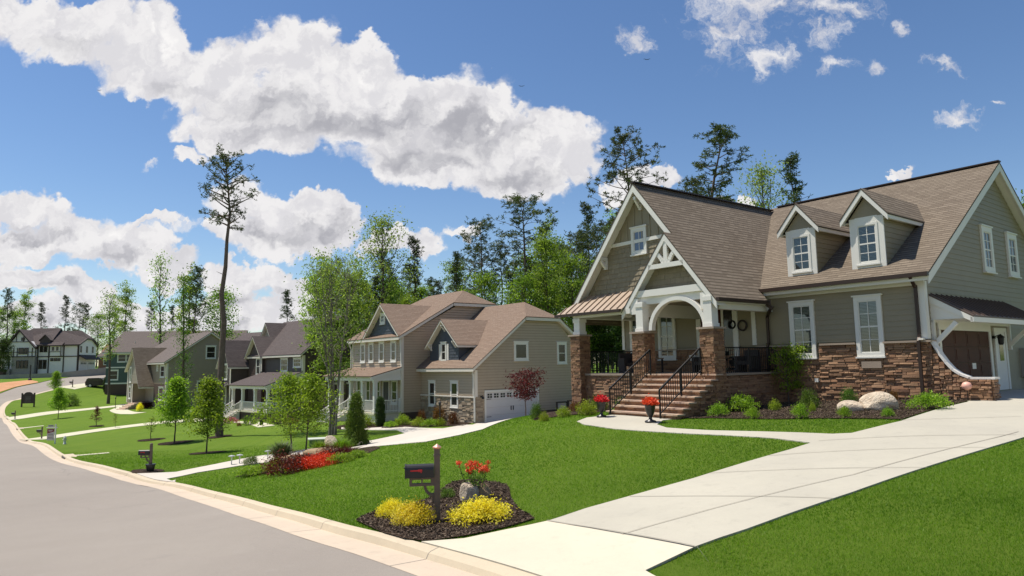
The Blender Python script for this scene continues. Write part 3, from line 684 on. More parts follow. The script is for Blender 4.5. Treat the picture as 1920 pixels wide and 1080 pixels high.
# ------------------------------------------------------------------ house A: the near sage craftsman
rng=random.Random(11)
hA=empty('house',(FA.O[0],FA.O[1],0),FA.a,'sage green craftsman house with steep front gable, arched porch and brown ledge stone base','house')
M=MATS
wf=Wl((-12.95,0),(0,0))            # front wall, s = x+12.95
wr=Wl((0,0),(0,13.9))              # garage side wall, s = y
XO=12.95
core_=MB()
core_.box(-12.90,.05,.2,-.05,13.85,5.25)
core_.slab([(-.05,.05,5.2),(-.05,13.85,5.2),(-.05,6.96,9.72)],(-12.6,0,0))
core_.build('wall_core',M['sage2'],hA)
sd=MB()
wf.siding(sd,[(0,3.3),(XO,3.3),(XO,5.1),(0,5.1)],.178)
wr.siding(sd,[(0,3.3),(13.9,3.3),(13.9,5.22),(6.96,9.80),(0,5.22)],.178)
wr.siding(sd,[(5.35,1.4),(13.9,1.4),(13.9,3.3),(5.35,3.3)],.178)
sd.build('siding',M['sage'],hA)
# white corner boards, frieze
tr=MB()
wf.box(tr,XO-.16,XO+.03,3.3,5.1,0,.045);wr.box(tr,0,.14,3.3,5.14,0,.045)
wf.box(tr,6.9,XO+.03,5.02,5.26,0,.05)
wf.box(tr,6.78,6.95,3.3,5.0,0,.045);wf.box(tr,0,.14,3.3,4.9,0,.045)
build_split(tr,'trim',M['white'],hA)
# stone base
st=MB()
wr0=rng
wf.ledge(st,[(7.2,8.37,.75,3.2),(8.37,9.4,.75,2.72),(9.4,10.78,.75,3.2),(10.78,11.58,.75,2.72),(11.58,XO+.02,.75,3.2)],rng)
wf.ledge(st,[(.2,5.3,2.28,3.2),(5.3,7.2,2.28,3.2)],rng,dmin=.02,dmax=.05)
wr.ledge(st,[(-.02,.62,1.0,3.2)],rng)
build_split(st,'stone_base',M['stone_a'],hA)
cp=MB()
for a,b in ((7.0,8.3),(9.47,10.73),(11.63,XO+.12)): wf.box(cp,a,b,3.2,3.265,0,.13)
wf.box(cp,.1,5.2,3.2,3.25,0,.09)
wr.box(cp,-.12,.66,3.2,3.265,0,.13)
build_split(cp,'stone_cap',M['capstone'],hA)
# windows with blinds
WA=[]
for (x0,x1) in ((-4.58,-3.63),(-2.2,-1.3)):
    WA.append(window(hA,wf,x0+XO,x1+XO,2.78,4.80,.13,'dh',blinds=True,grid=(2,4)))
for (x0,x1) in ((-12.45,-11.5),(-10.8,-9.85)):
    window(hA,wf,x0+XO,x1+XO,2.82,4.82,.13,'dh',blinds=True,grid=(2,4))
for (y0,y1) in ((5.28,6.32),(7.93,9.0)):
    window(hA,wr,y0,y1,5.80,7.50,.17,'dh',blinds=True,grid=(2,4))
window(hA,wr,10.9,11.9,5.80,7.50,.17,'dh',blinds=True,grid=(2,4))
# front door with sidelights
dr=MB()
wf.box(dr,4.2,4.42,2.30,4.9,0,.07);wf.box(dr,5.95,6.17,2.30,4.9,0,.07);wf.box(dr,4.42,5.95,4.78,4.95,0,.07);wf.box(dr,5.42,5.52,2.3,4.78,0,.06)
fd=dr.build('front_door',M['white'],hA)
dp=MB();wf.box(dp,4.43,5.41,2.31,4.77,.01,.045);dp.build('door_panel',M['garage_brown'],fd)
dp=MB();wf.box(dp,5.53,5.94,2.36,4.74,.01,.035);wf.box(dp,4.6,5.25,3.2,4.6,.046,.052);dp.build('glass',M['glassdark'],fd)
dp=MB();wf.box(dp,5.32,5.36,3.2,3.5,.05,.09);dp.build('handle',M['steel'],fd)
# wreaths and the porch lantern
for (x,z,r,nm,lb,mm) in ((-6.55,4.08,.19,'wreath','round twig wreath hung on the sage siding right of the front door','wicker'),(-7.02,4.14,.15,'wreath','small metal wreath hung on the glazed sidelight by the front door','iron')):
    w_=MB();c=Vector(FA.w(x,-.09,z));pts=[c+Vector(FA.X)*r*math.cos(a)+Vector((0,0,r*math.sin(a))) for a in np.linspace(0,6.283,25)]
    w_.tube(pts,[.03+.012*rng.random() for _ in pts],6,cap=False);tag(w_.build(nm,M[mm],smooth=True),lb,'wreath')
# main roof
zr=10.12;ze=5.36;yr=6.96
main=[[(.35,-.45,ze),(.35,yr,zr),(-13.2,yr,zr),(-9.06,6.65,9.915),(-5.46,-.45,ze)],[(.35,yr,zr),(.35,14.37,ze),(-13.2,14.37,ze),(-13.2,yr,zr)]]
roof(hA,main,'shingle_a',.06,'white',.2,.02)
rg=MB();rg.bar((.36,yr,zr+.02),(-8.9,yr,zr+.02),.28,.05);rg.bar((-9.06,-3.32,9.87),(-9.06,6.6,9.94),.26,.05);build_split(rg,'ridge_cap',M['bronze'],hA)
# main front gable wing
G=1.247
def zg(x):return 9.85-G*abs(x+9.06)
R1=[(-9.06,-3.3,9.85),(-9.06,6.65,9.85+.06),(-5.46,-.45,5.36),(-5.03,-.62,zg(-5.03)),(-5.03,-3.8,zg(-5.03)),(-7.17,-3.8,zg(-7.17)),(-7.17,-3.3,zg(-7.17))]
R2=[(-9.06,-3.3,9.85),(-12.78,-3.3,zg(-12.78)),(-12.78,-2.75,zg(-12.78)),(-13.35,-2.75,zg(-13.35)),(-13.35,6,zg(-13.35)),(-9.06,6.6,9.85)]
G2=1.25
R3=[(-7.17,-3.8,zg(-7.17)),(-9.42,-3.8,zg(-7.17)-2.25*G2),(-9.42,-2.7,zg(-7.17)-2.25*G2),(-7.17,-2.7,zg(-7.17))]
rf=MB()
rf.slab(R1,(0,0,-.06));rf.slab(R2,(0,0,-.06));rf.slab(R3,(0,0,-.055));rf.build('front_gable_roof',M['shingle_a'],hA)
# rake boards and soffits
tb=MB()
def rake(x0,z0,x1,z1,y,depth=.05,h=.24,dz=-.07,back=.5):
    # board hanging under the roof edge plus soffit going back
    tb.slab([(x0,y,z0+dz),(x1,y,z1+dz),(x1,y,z1+dz-h),(x0,y,z0+dz-h)],(0,depth,0))
    tb.slab([(x0,y+depth,z0+dz-.10),(x1,y+depth,z1+dz-.10),(x1,y+back,z1+dz-.10),(x0,y+back,z0+dz-.10)],(0,0,-.03))
rake(-9.06,9.85,-12.78,zg(-12.78),-3.29,h=.30);rake(-9.06,9.85,-7.17,zg(-7.17),-3.29,h=.30)
rake(-7.17,zg(-7.17),-9.42,zg(-7.17)-2.25*G2,-3.79,h=.26,back=.55);rake(-7.17,zg(-7.17),-5.03,zg(-5.03),-3.79,h=.26,back=.55)
tb.slab([(-5.05,-3.7,4.76),(-5.05,-.5,4.76),(-5.4,-.5,4.74),(-5.4,-3.7,4.74)],(0,0,-.03))
tb.slab([(.34,-.42,ze-.07),(.34,yr,zr-.07),(.34,yr,zr-.36),(.34,-.42,ze-.36)],(-.04,0,0));tb.slab([(.34,14.3,ze-.07),(.34,yr,zr-.07),(.34,yr,zr-.36),(.34,14.3,ze-.36)],(-.04,0,0))
build_split(tb,'rake_board',M['white'],hA)
wg=Wl((-12.45,-2.8),(-5.5,-2.8))   # s=x+12.45
def zw(x):return zg(x)-.08
gs=MB();sm=lambda x:x+12.45
wg.siding(gs,[(sm(-12.3),5.45),(sm(-5.7),5.45),(sm(-7.32),7.55),(sm(-10.80),7.55)],.2,.02,stagger=.2)
gs.build('gable_shakes',M['shake'],hA)
bb=MB()
wg.plate(bb,[(sm(-10.78),7.55),(sm(-7.34),7.55),(sm(-9.06),9.7)],0,.02)
for x in np.arange(-10.66,-7.3,.4):
    zt=zw(x)-.1
    if zt>7.7:wg.box(bb,sm(x)-.03,sm(x)+.03,7.6,zt,.02,.045)
bb.build('gable_board',M['sage'],hA)
gt=MB();wg.box(gt,sm(-10.85),sm(-7.3),7.5,7.64,0,.07)
bracket(gt,Wl((-11.15,-2.8),(-9,-2.8)),.06,7.12,.42,.5,.13);bracket(gt,Wl((-9.12,-2.8),(-8,-2.8)),.06,9.3,.42,.5,.12)
build_split(gt,'gable_trim',M['white'],hA)
window(hA,wg,sm(-9.62),sm(-8.82),7.03,8.12,.13,'blue',grid=(2,2),d=.06,label='small blue tinted attic window with white casing')
bk=MB();bk.box(-12.4,-2.78,4.95,-5.75,.0,5.35);bk.slab([(-12.5,-2.77,5.4),(-5.6,-2.77,5.4),(-9.06,-2.77,9.68)],(0,9.,0));bk.build('gable_core',M['sage2'],hA)
# small entry gable
ws=Wl((-9.3,-3.35),(-5.1,-3.35));s2=lambda x:x+9.3
zs_=zg(-7.17)
es=MB();ws.siding(es,[(s2(-8.75),5.42),(s2(-5.6),5.42),(s2(-6.33),6.3),(s2(-7.17),zs_-.18),(s2(-8.02),6.3)],.2,.02,stagger=.21);es.build('entry_shakes',M['shake'],hA)
ec=MB();ec.slab([(-8.9,-3.34,5.2),(-5.45,-3.34,5.2),(-7.17,-3.34,zs_-.12)],(0,.6,0));ec.build('entry_core',M['sage2'],hA)
eb=MB()
eb.box(-8.85,-3.72,5.18,-5.62,-3.3,5.43);eb.box(-8.9,-3.62,4.9,-5.48,-3.34,5.18)
eb.box(-8.98,-3.75,4.55,-8.62,-3.35,5.15);eb.box(-5.72,-3.75,4.55,-5.40,-3.35,5.10)
# truss in the gable
eb.bar((-7.98,-3.74,6.26),(-6.36,-3.74,6.26),.1,.17)
eb.bar((-7.17,-3.72,6.3),(-7.17,-3.72,zs_-.25),.1,.17,(1,0,0))
for sgn in(-1,1):
    pts=[Vector((-7.17+sgn*(.10+.36*(a)),-3.72,6.33+.42*math.sin(a*1.45))) for a in np.linspace(0,1,7)]
    for p,q in zip(pts,pts[1:]): eb.bar(p,q+(q-p)*.12,.1,.14,(0,0,1))
eb.build('entry_truss',M['white'],hA)
# arch between the columns
ar=MB();cxa,rx=-6.83,1.30;zc=3.9;rz=1.18
N=28;o_=[];i_=[]
for k in range(N+1):
    a=math.pi*k/N;o_.append((cxa-rx*math.cos(a),zc+rz*math.sin(a)));i_.append((cxa-(rx-.15)*math.cos(a),zc+(rz-.14)*math.sin(a)))
for k in range(N):
    a,b,c,d=o_[k],o_[k+1],i_[k+1],i_[k]
    P=lambda q,y:(q[0],y,q[1])
    ar.hexa([P(d,-3.72),P(c,-3.72),P(c,-3.52),P(d,-3.52),P(a,-3.72),P(b,-3.72),P(b,-3.52),P(a,-3.52)])
ar.build('arch',M['white'],hA)
# porch: columns
def column(x0,x1,y0,y1,zb,zt,w0,w1,v0,v1,ztop):
    c=MB()
    for (a,b) in (((x0,y0),(x1,y0)),((x1,y0),(x1,y1)),((x1,y1),(x0,y1)),((x0,y1),(x0,y0))):
        w=Wl(a,b);w.ledge(c,[(-.02,w.L+.02,zb,zt)],rng,wmin=.12,wmax=.34,dmin=.01,dmax=.05)
    c.box(x0+.01,y0+.01,zb,x1-.01,y1-.01,zt);c.build('column_base',M['stone_a'],hA)
    c=MB();c.box(x0-.09,y0-.09,zt,x1+.09,y1+.09,zt+.07);c.build('column_cap',M['capstone'],hA)
    c=MB();c.box(w0,v0,zt+.07,w1,v1,ztop);c.box(w0-.03,v0-.03,zt+.07,w1+.03,v1+.03,zt+.2);c.box(w0-.03,v0-.03,ztop-.2,w1+.03,v1+.03,ztop-.05);c.build('column',M['white'],hA)
column(-12.25,-11.72,-3.9,-3.35,.55,3.84,-12.16,-11.82,-3.8,-3.45,4.62)
column(-8.78,-8.22,-3.9,-3.35,.7,3.80,-8.68,-8.34,-3.8,-3.45,5.0)
column(-5.68,-5.14,-3.9,-3.35,.7,3.82,-5.58,-5.24,-3.8,-3.45,5.0)
# low porch walls, floor, ceiling, beams
pw=MB();wl=Wl((-11.7,-3.6),(-8.8,-3.6));wl.ledge(pw,[(0,wl.L,.5,2.22)],rng,dmin=.02,dmax=.06)
wl=Wl((-5.2,-3.35),(-5.2,-.02));wl.ledge(pw,[(0,wl.L,.6,2.22)],rng,dmin=.02,dmax=.06)
wl=Wl((-12.2,-.02),(-12.2,-3.35));wl.ledge(pw,[(0,wl.L,.3,2.22)],rng,dmin=.02,dmax=.06)
pw.box(-12.15,-3.55,.3,-5.25,-.05,2.18);pw.build('porch_base',M['stone_a'],hA)
pf=MB();pf.box(-12.28,-3.68,2.22,-5.12,-.01,2.29);pf.build('porch_floor',M['capstone'],hA)
bm=MB();bm.box(-12.2,-3.8,4.60,-8.98,-3.5,4.80);bm.box(-12.3,-3.5,4.60,-12.05,-.1,4.80);bm.box(-5.50,-3.35,4.52,-5.24,-.06,4.74);bm.box(-12.9,-3.3,4.96,-5.4,-.05,5.0)
bm.box(-8.6,-3.4,4.45,-8.4,-.06,4.95)
build_split(bm,'porch_beam',M['white'],hA)
# standing seam porch roof
mr=MB();A_=(-13.1,-3.95,4.80);B_=(-9.25,-3.95,4.80);C_=(-9.25,-2.78,5.62);D_=(-12.35,-2.78,5.62);E_=(-13.1,-2.0,4.85)
mr.slab([A_,B_,C_,D_],(0,0,-.04));mr.slab([A_,D_,(-12.4,-1.8,5.62),(-13.1,-1.8,4.8)],(0,0,-.04))
for x in np.arange(-12.85,-9.3,.37):
    t1=min(1,(x+13.1)/.75);mr.bar((x,-3.95,4.83),(x+.0,-3.95+1.17*t1,4.83+.82*t1),.025,.05)
mr.build('porch_roof',M['metal_roof'],hA)
# gutters & downspouts
gu=MB()
gutter(gu,(-13.1,-4.0,4.74),(-9.3,-4.0,4.74));gutter(gu,(.36,-.52,5.30),(-5.5,-.52,5.30),.13,.13);gutter(gu,(-4.97,-3.8,4.82),(-4.97,-.75,4.82),.12,.12)
gu.bar((-4.97,-.75,4.82),(-5.1,-.62,4.82),.2,.18);gu.bar((-5.1,-.66,4.76),(-4.9,-.6,4.6),.12,.12);gu.bar((-4.95,-.62,4.62),(-5.45,-.12,4.35),.09,.09);gu.bar((-5.45,-.1,4.4),(-5.45,-.1,3.3),.09,.07);gu.bar((-5.45,-.18,3.35),(-5.45,-.18,1.2),.09,.07)
gu.bar((-.18,-.5,5.28),(-.2,-.12,4.95),.09,.07);gu.bar((-.2,-.1,5.0),(-.2,-.1,3.3),.09,.07);gu.bar((-.2,-.1,3.35),(-.2,-.19,3.2),.09,.07);gu.bar((-.2,-.19,3.25),(-.2,-.19,1.32),.09,.07)
build_split(gu,'gutter_pipe',M['bronze'],hA)
# stairs: eight stone steps
stp=MB();trd=MB();n=8
for k in range(n):
    zt=2.29-k*.175;y0=-3.9-k*.30
    w_=Wl((-8.12,y0),(-5.14,y0));w_.ledge(stp,[(0,w_.L,zt-.175,zt-.05)],rng,hmin=.05,hmax=.07,dmin=.0,dmax=.03)
    stp.box(-8.12,y0+.002,.5,-5.14,-3.5,zt-.05)
    x=-8.2
    while x<-5.08:
        w=rng.uniform(.5,.95);b_=min(x+w,-5.06);trd.cur=rng.random();trd.box(x+.004,y0-.06,zt-.05,b_-.004,y0+.34,zt);x=b_
        if x>=-5.07:break
    wl=Wl((-5.14,y0),(-5.14,y0+.30));wl.ledge(stp,[(0,.30,.6,zt-.05)],rng,dmin=.0,dmax=.04)
stp.build('stair',M['stone_a'],hA);trd.build('stair_tread',M['tread'],hA)
# handrails
def rail(x,ya,za,yb,zb,post=True):
    r=MB();h=.88
    r.bar((x,ya,za+h),(x,yb,zb+h),.05,.05);r.bar((x,ya,za+.12),(x,yb,zb+.12),.03,.03)
    for t_ in ((0,.5,1)): 
        y=ya+(yb-ya)*t_;z=za+(zb-za)*t_;r.bar((x,y,z-.05),(x,y,z+h),.045,.045,(0,1,0))
    k=int(abs(yb-ya)/.11)
    for i in range(1,k):
        t_=i/k;y=ya+(yb-ya)*t_;z=za+(zb-za)*t_;r.bar((x,y,z+.12),(x,y,z+h),.016,.016,(0,1,0))
    return r.build('handrail',M['iron'],hA)
rail(-7.92,-6.12,.95,-3.95,2.30);rail(-5.68,-6.14,.95,-3.95,2.30)
def level_rail(a,b,z0,z1):
    r=MB();a=Vector((*a,0));b=Vector((*b,0));L_=(b-a).length;r.bar(a+Vector((0,0,z1)),b+Vector((0,0,z1)),.05,.045);r.bar(a+Vector((0,0,z0+.08)),b+Vector((0,0,z0+.08)),.03,.03)
    k=int(L_/.11)
    for i in range(k+1):
        p=a+(b-a)*i/k;r.bar(p+Vector((0,0,z0)),p+Vector((0,0,z1)),.016 if i not in(0,k,k//2) else .045,.016 if i not in(0,k,k//2) else .045,(0,1,0))
    return r.build('railing',M['iron'],hA)
level_rail((-12.2,-3.3),(-12.2,-.1),2.3,3.2);level_rail((-5.22,-3.3),(-5.22,-.1),2.3,3.18)
# dormers
def dormer(xc,hw,y0,zb,zt,za,over=.25,rh=.40):
    """hw half width of body; front plane y0"""
    d=MB();w=Wl((xc-hw,y0),(xc+hw,y0));sl=(za-zt+.0)/(hw+rh)
    yb=lambda z:(z-5.36)/.64-.45
    # sides with siding
    for sx,flip in((xc+hw,False),(xc-hw,True)):
        wl=Wl((sx,y0),(sx,y0+4)) if not flip else Wl((sx,y0+4),(sx,y0))
        pr=[(0,zb),(0,zt),(yb(zt)-y0,zt)] if not flip else [(4,zb),(4,zt),(4-(yb(zt)-y0),zt)]
        wl.siding(d,pr,.178)
    d.build('dormer_side',M['sage'],hA)
    f=MB();w.box(f,0,2*hw,zb,zb+.14,-.02,.05);w.box(f,0,.2,zb+.14,zt,-.02,.05);w.box(f,2*hw-.2,2*hw,zb+.14,zt,-.02,.05);w.box(f,.2,2*hw-.2,zt-.2,zt+.02,-.02,.05)
    w.plate(f,[(.2,zb+.14),(2*hw-.2,zb+.14),(2*hw-.2,zt-.2),(.2,zt-.2)],-.02,.0)
    fo=f.build('dormer_front',M['white'],hA)
    g=MB();w.plate(g,[(0,zt),(2*hw,zt),(hw,zt+sl*hw)],-.02,.03);g.build('dormer_gable',M['sage'],hA)
    window(hA,w,.2,2*hw-.2,zb+.13,zt-.2,.07,'dh',head=0,blinds=True,grid=(2,4),d=.05,name='dormer_window')
    ye=yb(zt-.1);yr_=yb(za)
    xL,xR=xc-hw-rh,xc+hw+rh;ze_=za-sl*(hw+rh)
    yl=yb(ze_)
    r1=[(xc,y0-over,za),(xR,y0-over,ze_),(xR,yl,ze_),(xc,yr_,za)];r2=[(xc,y0-over,za),(xL,y0-over,ze_),(xL,yl,ze_),(xc,yr_,za)]
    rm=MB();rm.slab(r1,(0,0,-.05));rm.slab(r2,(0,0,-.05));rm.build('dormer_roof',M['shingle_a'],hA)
    tm=MB()
    for sg in(-1,1):
        x1=xc+sg*(hw+rh-.01)
        tm.slab([(xc,y0-over+.01,za-.05),(x1,y0-over+.01,ze_-.05),(x1,y0-over+.01,ze_-.24),(xc,y0-over+.01,za-.26)],(0,.04,0))
        tm.slab([(xc,y0-over+.05,za-.16),(x1,y0-over+.05,ze_-.12),(x1,y0,ze_-.12),(xc,y0,za-.16)],(0,0,-.03))
        tm.bar((xc+sg*(hw+rh-.05),y0-over+.02,ze_-.11),(xc+sg*(hw+rh-.05),yl-.05,ze_-.11),.06,.13)
        tm.slab([(xc+sg*hw,y0,ze_-.10),(xc+sg*(hw+rh-.04),y0,ze_-.10),(xc+sg*(hw+rh-.04),yl-.1,ze_-.10),(xc+sg*hw,yl-.1,ze_-.10)],(0,0,-.025))
    tm.build('dormer_trim',M['white'],hA)
    cb=MB();cb.slab([(xc-hw+.03,y0+.0,zb+.05),(xc+hw-.03,y0+.0,zb+.05),(xc+hw-.03,y0+.0,zt),(xc,y0,zt+sl*hw-.06),(xc-hw+.03,y0,zt)],(0,.01,0));cb.build('dormer_core',M['sage2'],hA)
dormer(-1.71,.57,.25,5.78,7.52,8.52,rh=.24);dormer(-4.12,.57,.28,5.80,7.5,8.47,rh=.24)
# garage door with hood
gd=MB();wr.box(gd,.74,.90,1.45,3.62,0,.06);wr.box(gd,5.12,5.3,1.45,3.62,0,.06);wr.box(gd,.74,5.3,3.6,3.82,0,.06);gdo=gd.build('garage_door',M['white'],hA)
gp=MB();
for k in range(4):
    for j in range(4): wr.box(gp,.92+j*1.045,.92+j*1.045+1.03,1.46+k*.535,1.46+k*.535+.525,.01,.035);
    
for k in range(4):
    for j in range(4):wr.box(gp,1.02+j*1.045,1.02+j*1.045+.83,1.55+k*.535,1.55+k*.535+.34,.035,.045)
gp.build('garage_panel',M['garage_brown'],gdo)
gh=MB();wr.box(gh,3.3,3.62,2.3,2.5,.04,.06);gh.build('notice',M['white'],gdo)
hd=MB();hd.slab([(.0,.32,4.74),(0,7.35,4.74),(1.2,7.35,3.98),(1.2,.32,3.98)],(0,0,-.045))
for y in np.arange(.5,7.3,.4):hd.bar((.0,y,4.76),(1.2,y,4.0),.022,.045)
hd.build('garage_hood',M['metal_roof2'],hA)
ht=MB();ht.box(1.12,.30,3.78,1.2,7.37,3.93);ht.slab([(0,.30,4.68),(1.18,.30,3.93),(1.18,.30,3.78),(0,.30,4.45)],(0,.06,0));ht.slab([(0,.33,3.9),(1.1,.33,3.9),(1.1,7.3,3.9),(0,7.3,3.9)],(0,0,.03));ht.slab([(0,.34,4.45),(.95,.34,3.9),(.0,.34,3.9)],(0,.03,0))
for y in(.36,7.2):
    ht.bar((.05,y,3.12),(.72,y,3.80),.11,.13)
    ht.box(.0,y-.06,2.95,.1,y+.06,3.9)
ht.box(0,.3,3.82,.08,7.3,3.92)
build_split(ht,'hood_trim',M['white'],hA)
# side door
sdm=MB();wr.box(sdm,5.62,5.78,1.5,3.75,0,.06);wr.box(sdm,6.72,6.88,1.5,3.75,0,.06);wr.box(sdm,5.78,6.72,3.6,3.75,0,.06);so_=sdm.build('side_door',M['white'],hA)
s2m=MB();wr.box(s2m,5.8,6.7,1.5,3.6,.01,.04);s2m.build('door_panel',M['white2'],so_);s2m=MB();wr.box(s2m,6.05,6.45,2.55,3.4,.041,.048);s2m.build('glass',M['glassdark'],so_)
ln=MB();ln.box(.03,5.45,3.35,.12,5.55,3.45);ln.bar((.1,5.5,3.42),(.3,5.5,3.5),.03,.03);ln.lathe((.28,5.5,3.12),[(.06,0),(.09,.05),(.1,.25),(.14,.27),(.02,.38)],8);ln.build('wall_lantern',M['iron'],hA)
# curved stone wing wall beside the garage
cv=[(.10,3.22),(.27,2.86),(.42,2.6),(.60,2.36),(.80,2.21),(1.02,2.12)]
ww=Wl((0,0),(2,0));wb=MB()
for (a,b) in zip(cv,cv[1:]):
    ww.ledge(wb,[(a[0]-.0,b[0],.9,min(a[1],b[1])-.02)],rng)
ww.ledge(wb,[(1.02,1.62,.9,2.05)],rng);ww.ledge(wb,[(0,.1,.9,3.15)],rng)
we=Wl((1.62,0),(1.62,.45));we.ledge(wb,[(0,.45,.9,2.05)],rng)
wb.box(.0,.01,.9,1.6,.42,2.03)
for (a,b) in zip(cv,cv[1:]): wb.box(a[0]-.02,.01,2.0,b[0]-.02,.42,b[1]-.02)
wb.build('wing_wall',M['stone_a'],hA)
wc=MB()
for (a,b) in zip(cv,cv[1:]): wc.bar((a[0],.13,a[1]-.01),(b[0]+.015,.13,b[1]-.02),.32,.06)
wc.box(1.0,.02,2.05,1.70,.46,2.11)
wc.build('wing_cap',M['white2'],hA)
# small fittings
ot=MB();wf.box(ot,XO-3.72,XO-3.60,1.92,2.05,.05,.13);ot.build('outlet_cover',M['white'],hA)
vt=MB();wf.box(vt,XO-2.06,XO-1.42,2.40,2.62,.02,.11);vt.build('vent_panel',M['capstone'],hA)
fl=MB();wf.box(fl,XO-.2,XO-.05,3.27,3.33,.05,.22);fl.build('flood_light',M['lamp_off'],hA)
mt=MB();wr.box(mt,8.3,8.8,1.9,3.0,0,.18);wr.box(mt,9.1,9.35,2.0,2.6,0,.14);wr.box(mt,8.5,8.56,1.4,1.9,.05,.1);build_split(mt,'meter_box',M['wallgrey'],hA)
# ------------------------------------------------------------------ house B: tan house with slate gables
hB=empty('house',(FB.O[0],FB.O[1],0),FB.a,'tan lap sided house with slate blue gables, brown roof and white double garage door','house')
sd=MB()
g0=Wl((0,0),(0,9.3));zgl=[(0,-1.35),(9.3,-1.0),(9.3,4.5),(7.9,5.95),(4.3,5.95),(0,2.45)]
g0.siding(sd,zgl,.2,.034)
f0=Wl((-7.3,0),(0,0));f0.siding(sd,[(0,.52),(7.3,.52),(7.3,2.4),(0,2.4)],.2,.034)
m0=Wl((-7.3,-1.7),(-7.3,12));m0.siding(sd,[(0,-.8),(1.75,-.8),(1.75,2.3),(13,2.3),(13,5.6),(8.9,7.55),(5.05,7.55),(0,4.95)],.2,.034)
n0=Wl((-15.8,-1.7),(-7.3,-1.7));n0.siding(sd,[(0,-.7),(8.5,-.7),(8.5,5.0),(0,5.0)],.2,.034)
build_split(sd,'siding',M['tan'],hB)
cb=MB();cb.box(-7.25,.03,-1.9,-.03,9.27,2.4);cb.slab([(-.03,.03,2.3),(-.03,9.27,4.4),(-.03,7.85,5.9),(-.03,4.3,5.9)],(-7.3,0,0));cb.slab([(-.04,.1,2.3),(-.04,9.2,2.3),(-.04,9.2,4.4)],(-7.2,0,0))
cb.box(-15.75,-1.66,-1.9,-7.34,12,4.9);cb.slab([(-7.34,-1.6,4.8),(-7.34,5.08,7.4),(-7.34,8.9,7.5),(-7.34,12,4.8)],(-8.4,0,0));cb.build('wall_core',M['tan2'],hB)
# roofs
def zgr(y):return 2.9+.75*(y-0)
RB=[[(.35,-.45,2.53),(.35,4.4,6.22),(-1.76,6.04,7.52),(-7.4,6.04,7.52),(-7.4,-.45,2.53)],
    [(.35,4.4,6.22),(.35,7.85,6.20),(-1.76,6.04,7.52)],
    [(.35,7.85,6.2),(.35,9.95,4.65),(-7.4,9.95,4.65),(-7.4,6.04,7.52),(-1.76,6.04,7.52)]]
sl2=.615
RM=[[(-7.0,-2.15,5.0),(-7.0,2.9,7.8),(-8.8,5.1,9.05),(-14.4,5.1,9.05),(-16.1,2.9,7.8),(-16.1,-2.15,5.0)],
    [(-7.0,2.9,7.8),(-7.0,7.3,7.8),(-8.8,5.1,9.05)],[(-16.1,2.9,7.8),(-14.4,5.1,9.05),(-16.1,7.3,7.8)],
    [(-7.0,7.3,7.8),(-7.0,12.3,5.0),(-16.1,12.3,5.0),(-16.1,7.3,7.8),(-14.4,5.1,9.05),(-8.8,5.1,9.05)]]
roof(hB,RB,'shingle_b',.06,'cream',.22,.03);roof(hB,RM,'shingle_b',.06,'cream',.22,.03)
ymf=lambda z:(z-5.0)/.555-2.15
GFB=[[(-10.1,-2.15,7.75),(-7.02,-2.15,5.02),(-7.02,-2.05,5.02),(-10.1,ymf(7.75),7.75)],[(-10.1,-2.15,7.75),(-13.3,-2.15,4.92),(-13.3,-2.05,4.92),(-10.1,ymf(7.75),7.75)]]
roof(hB,GFB,'shingle_b',.05,'cream',.18,.03,name='gable_roof')
sg=MB();n0.siding(sg,[(2.7,5.1),(8.45,5.1),(5.7,7.45)],.22,.02,stagger=.3);sg.build('gable_siding',M['slate'],hB)
cg=MB();cg.slab([(-13.05,-1.69,4.9),(-7.3,-1.69,4.9),(-10.1,-1.69,7.4)],(0,3,0));cg.build('gable_core',M['slate'],hB)
# slate dormer above garage
xd0,xd1=-6.45,-2.5;xc=-4.3;n1=Wl((xd0,.32),(xd1,.32));yg=lambda z:(z-2.53)/.767-.45
ds=MB();n1.siding(ds,[(0,2.85),(3.95,2.85),(3.95,4.35),(2.15,5.9),(0,4.35)],.22,.02,stagger=.3)
w_=Wl((xd1,.32),(xd1,4));w_.siding(ds,[(0,2.9),(0,4.3),(yg(4.3)-.32,4.3)],.19,.015);ds.build('dormer_siding',M['slate'],hB)
dc=MB();dc.slab([(xd0,.34,2.8),(xd1-.02,.34,2.8),(xd1-.02,.34,4.3),(xc,.34,5.9),(xd0,.34,4.3)],(0,2.5,0));dc.build('dormer_core',M['slate'],hB)
DR=[[(xc,-.12,6.2),(-2.05,-.12,4.2),(-2.05,yg(4.2),4.2),(xc,yg(6.2),6.2)],[(xc,-.12,6.2),(-6.6,-.12,4.15),(-6.6,yg(4.15),4.15),(xc,yg(6.2),6.2)]]
roof(hB,DR,'shingle_b',.05,'cream',.16,.03,name='dormer_roof')
bt=MB()
for (w,s,z) in((n1,.25,4.35),(n1,3.6,4.5),(n1,2.15,5.75),(n0,2.9,5.75),(n0,7.9,5.75)):bracket(bt,w,s,z,.4,.5,.1)
build_split(bt,'bracket',M['white2'],hB)
wo=window(hB,n1,1.6,2.35,3.0,4.45,.13,'dh',name='dormer_window')
for a,b in((1.32,1.58),(2.37,2.63)):
    q=MB();n1.box(q,a,b,3.1,4.32,.0,.05);q.build('shutter',M['white2'],hB)
window(hB,n0,5.05,5.87,6.1,6.98,.18,'dh',grid=(2,2))
for x in(1.7,3.2,5.0,6.95):
    window(hB,n0,x-.13,x+.75,3.05,4.72,.15,'dh')
window(hB,g0,3.45,4.8,2.98,4.36,.16,'fixed');window(hB,g0,7.7,8.7,2.68,4.34,.15,'dh')
for a,b in((1.2,2.15),(4.2,5.2)): window(hB,f0,a,b,-.32,1.58,.14,'dh')
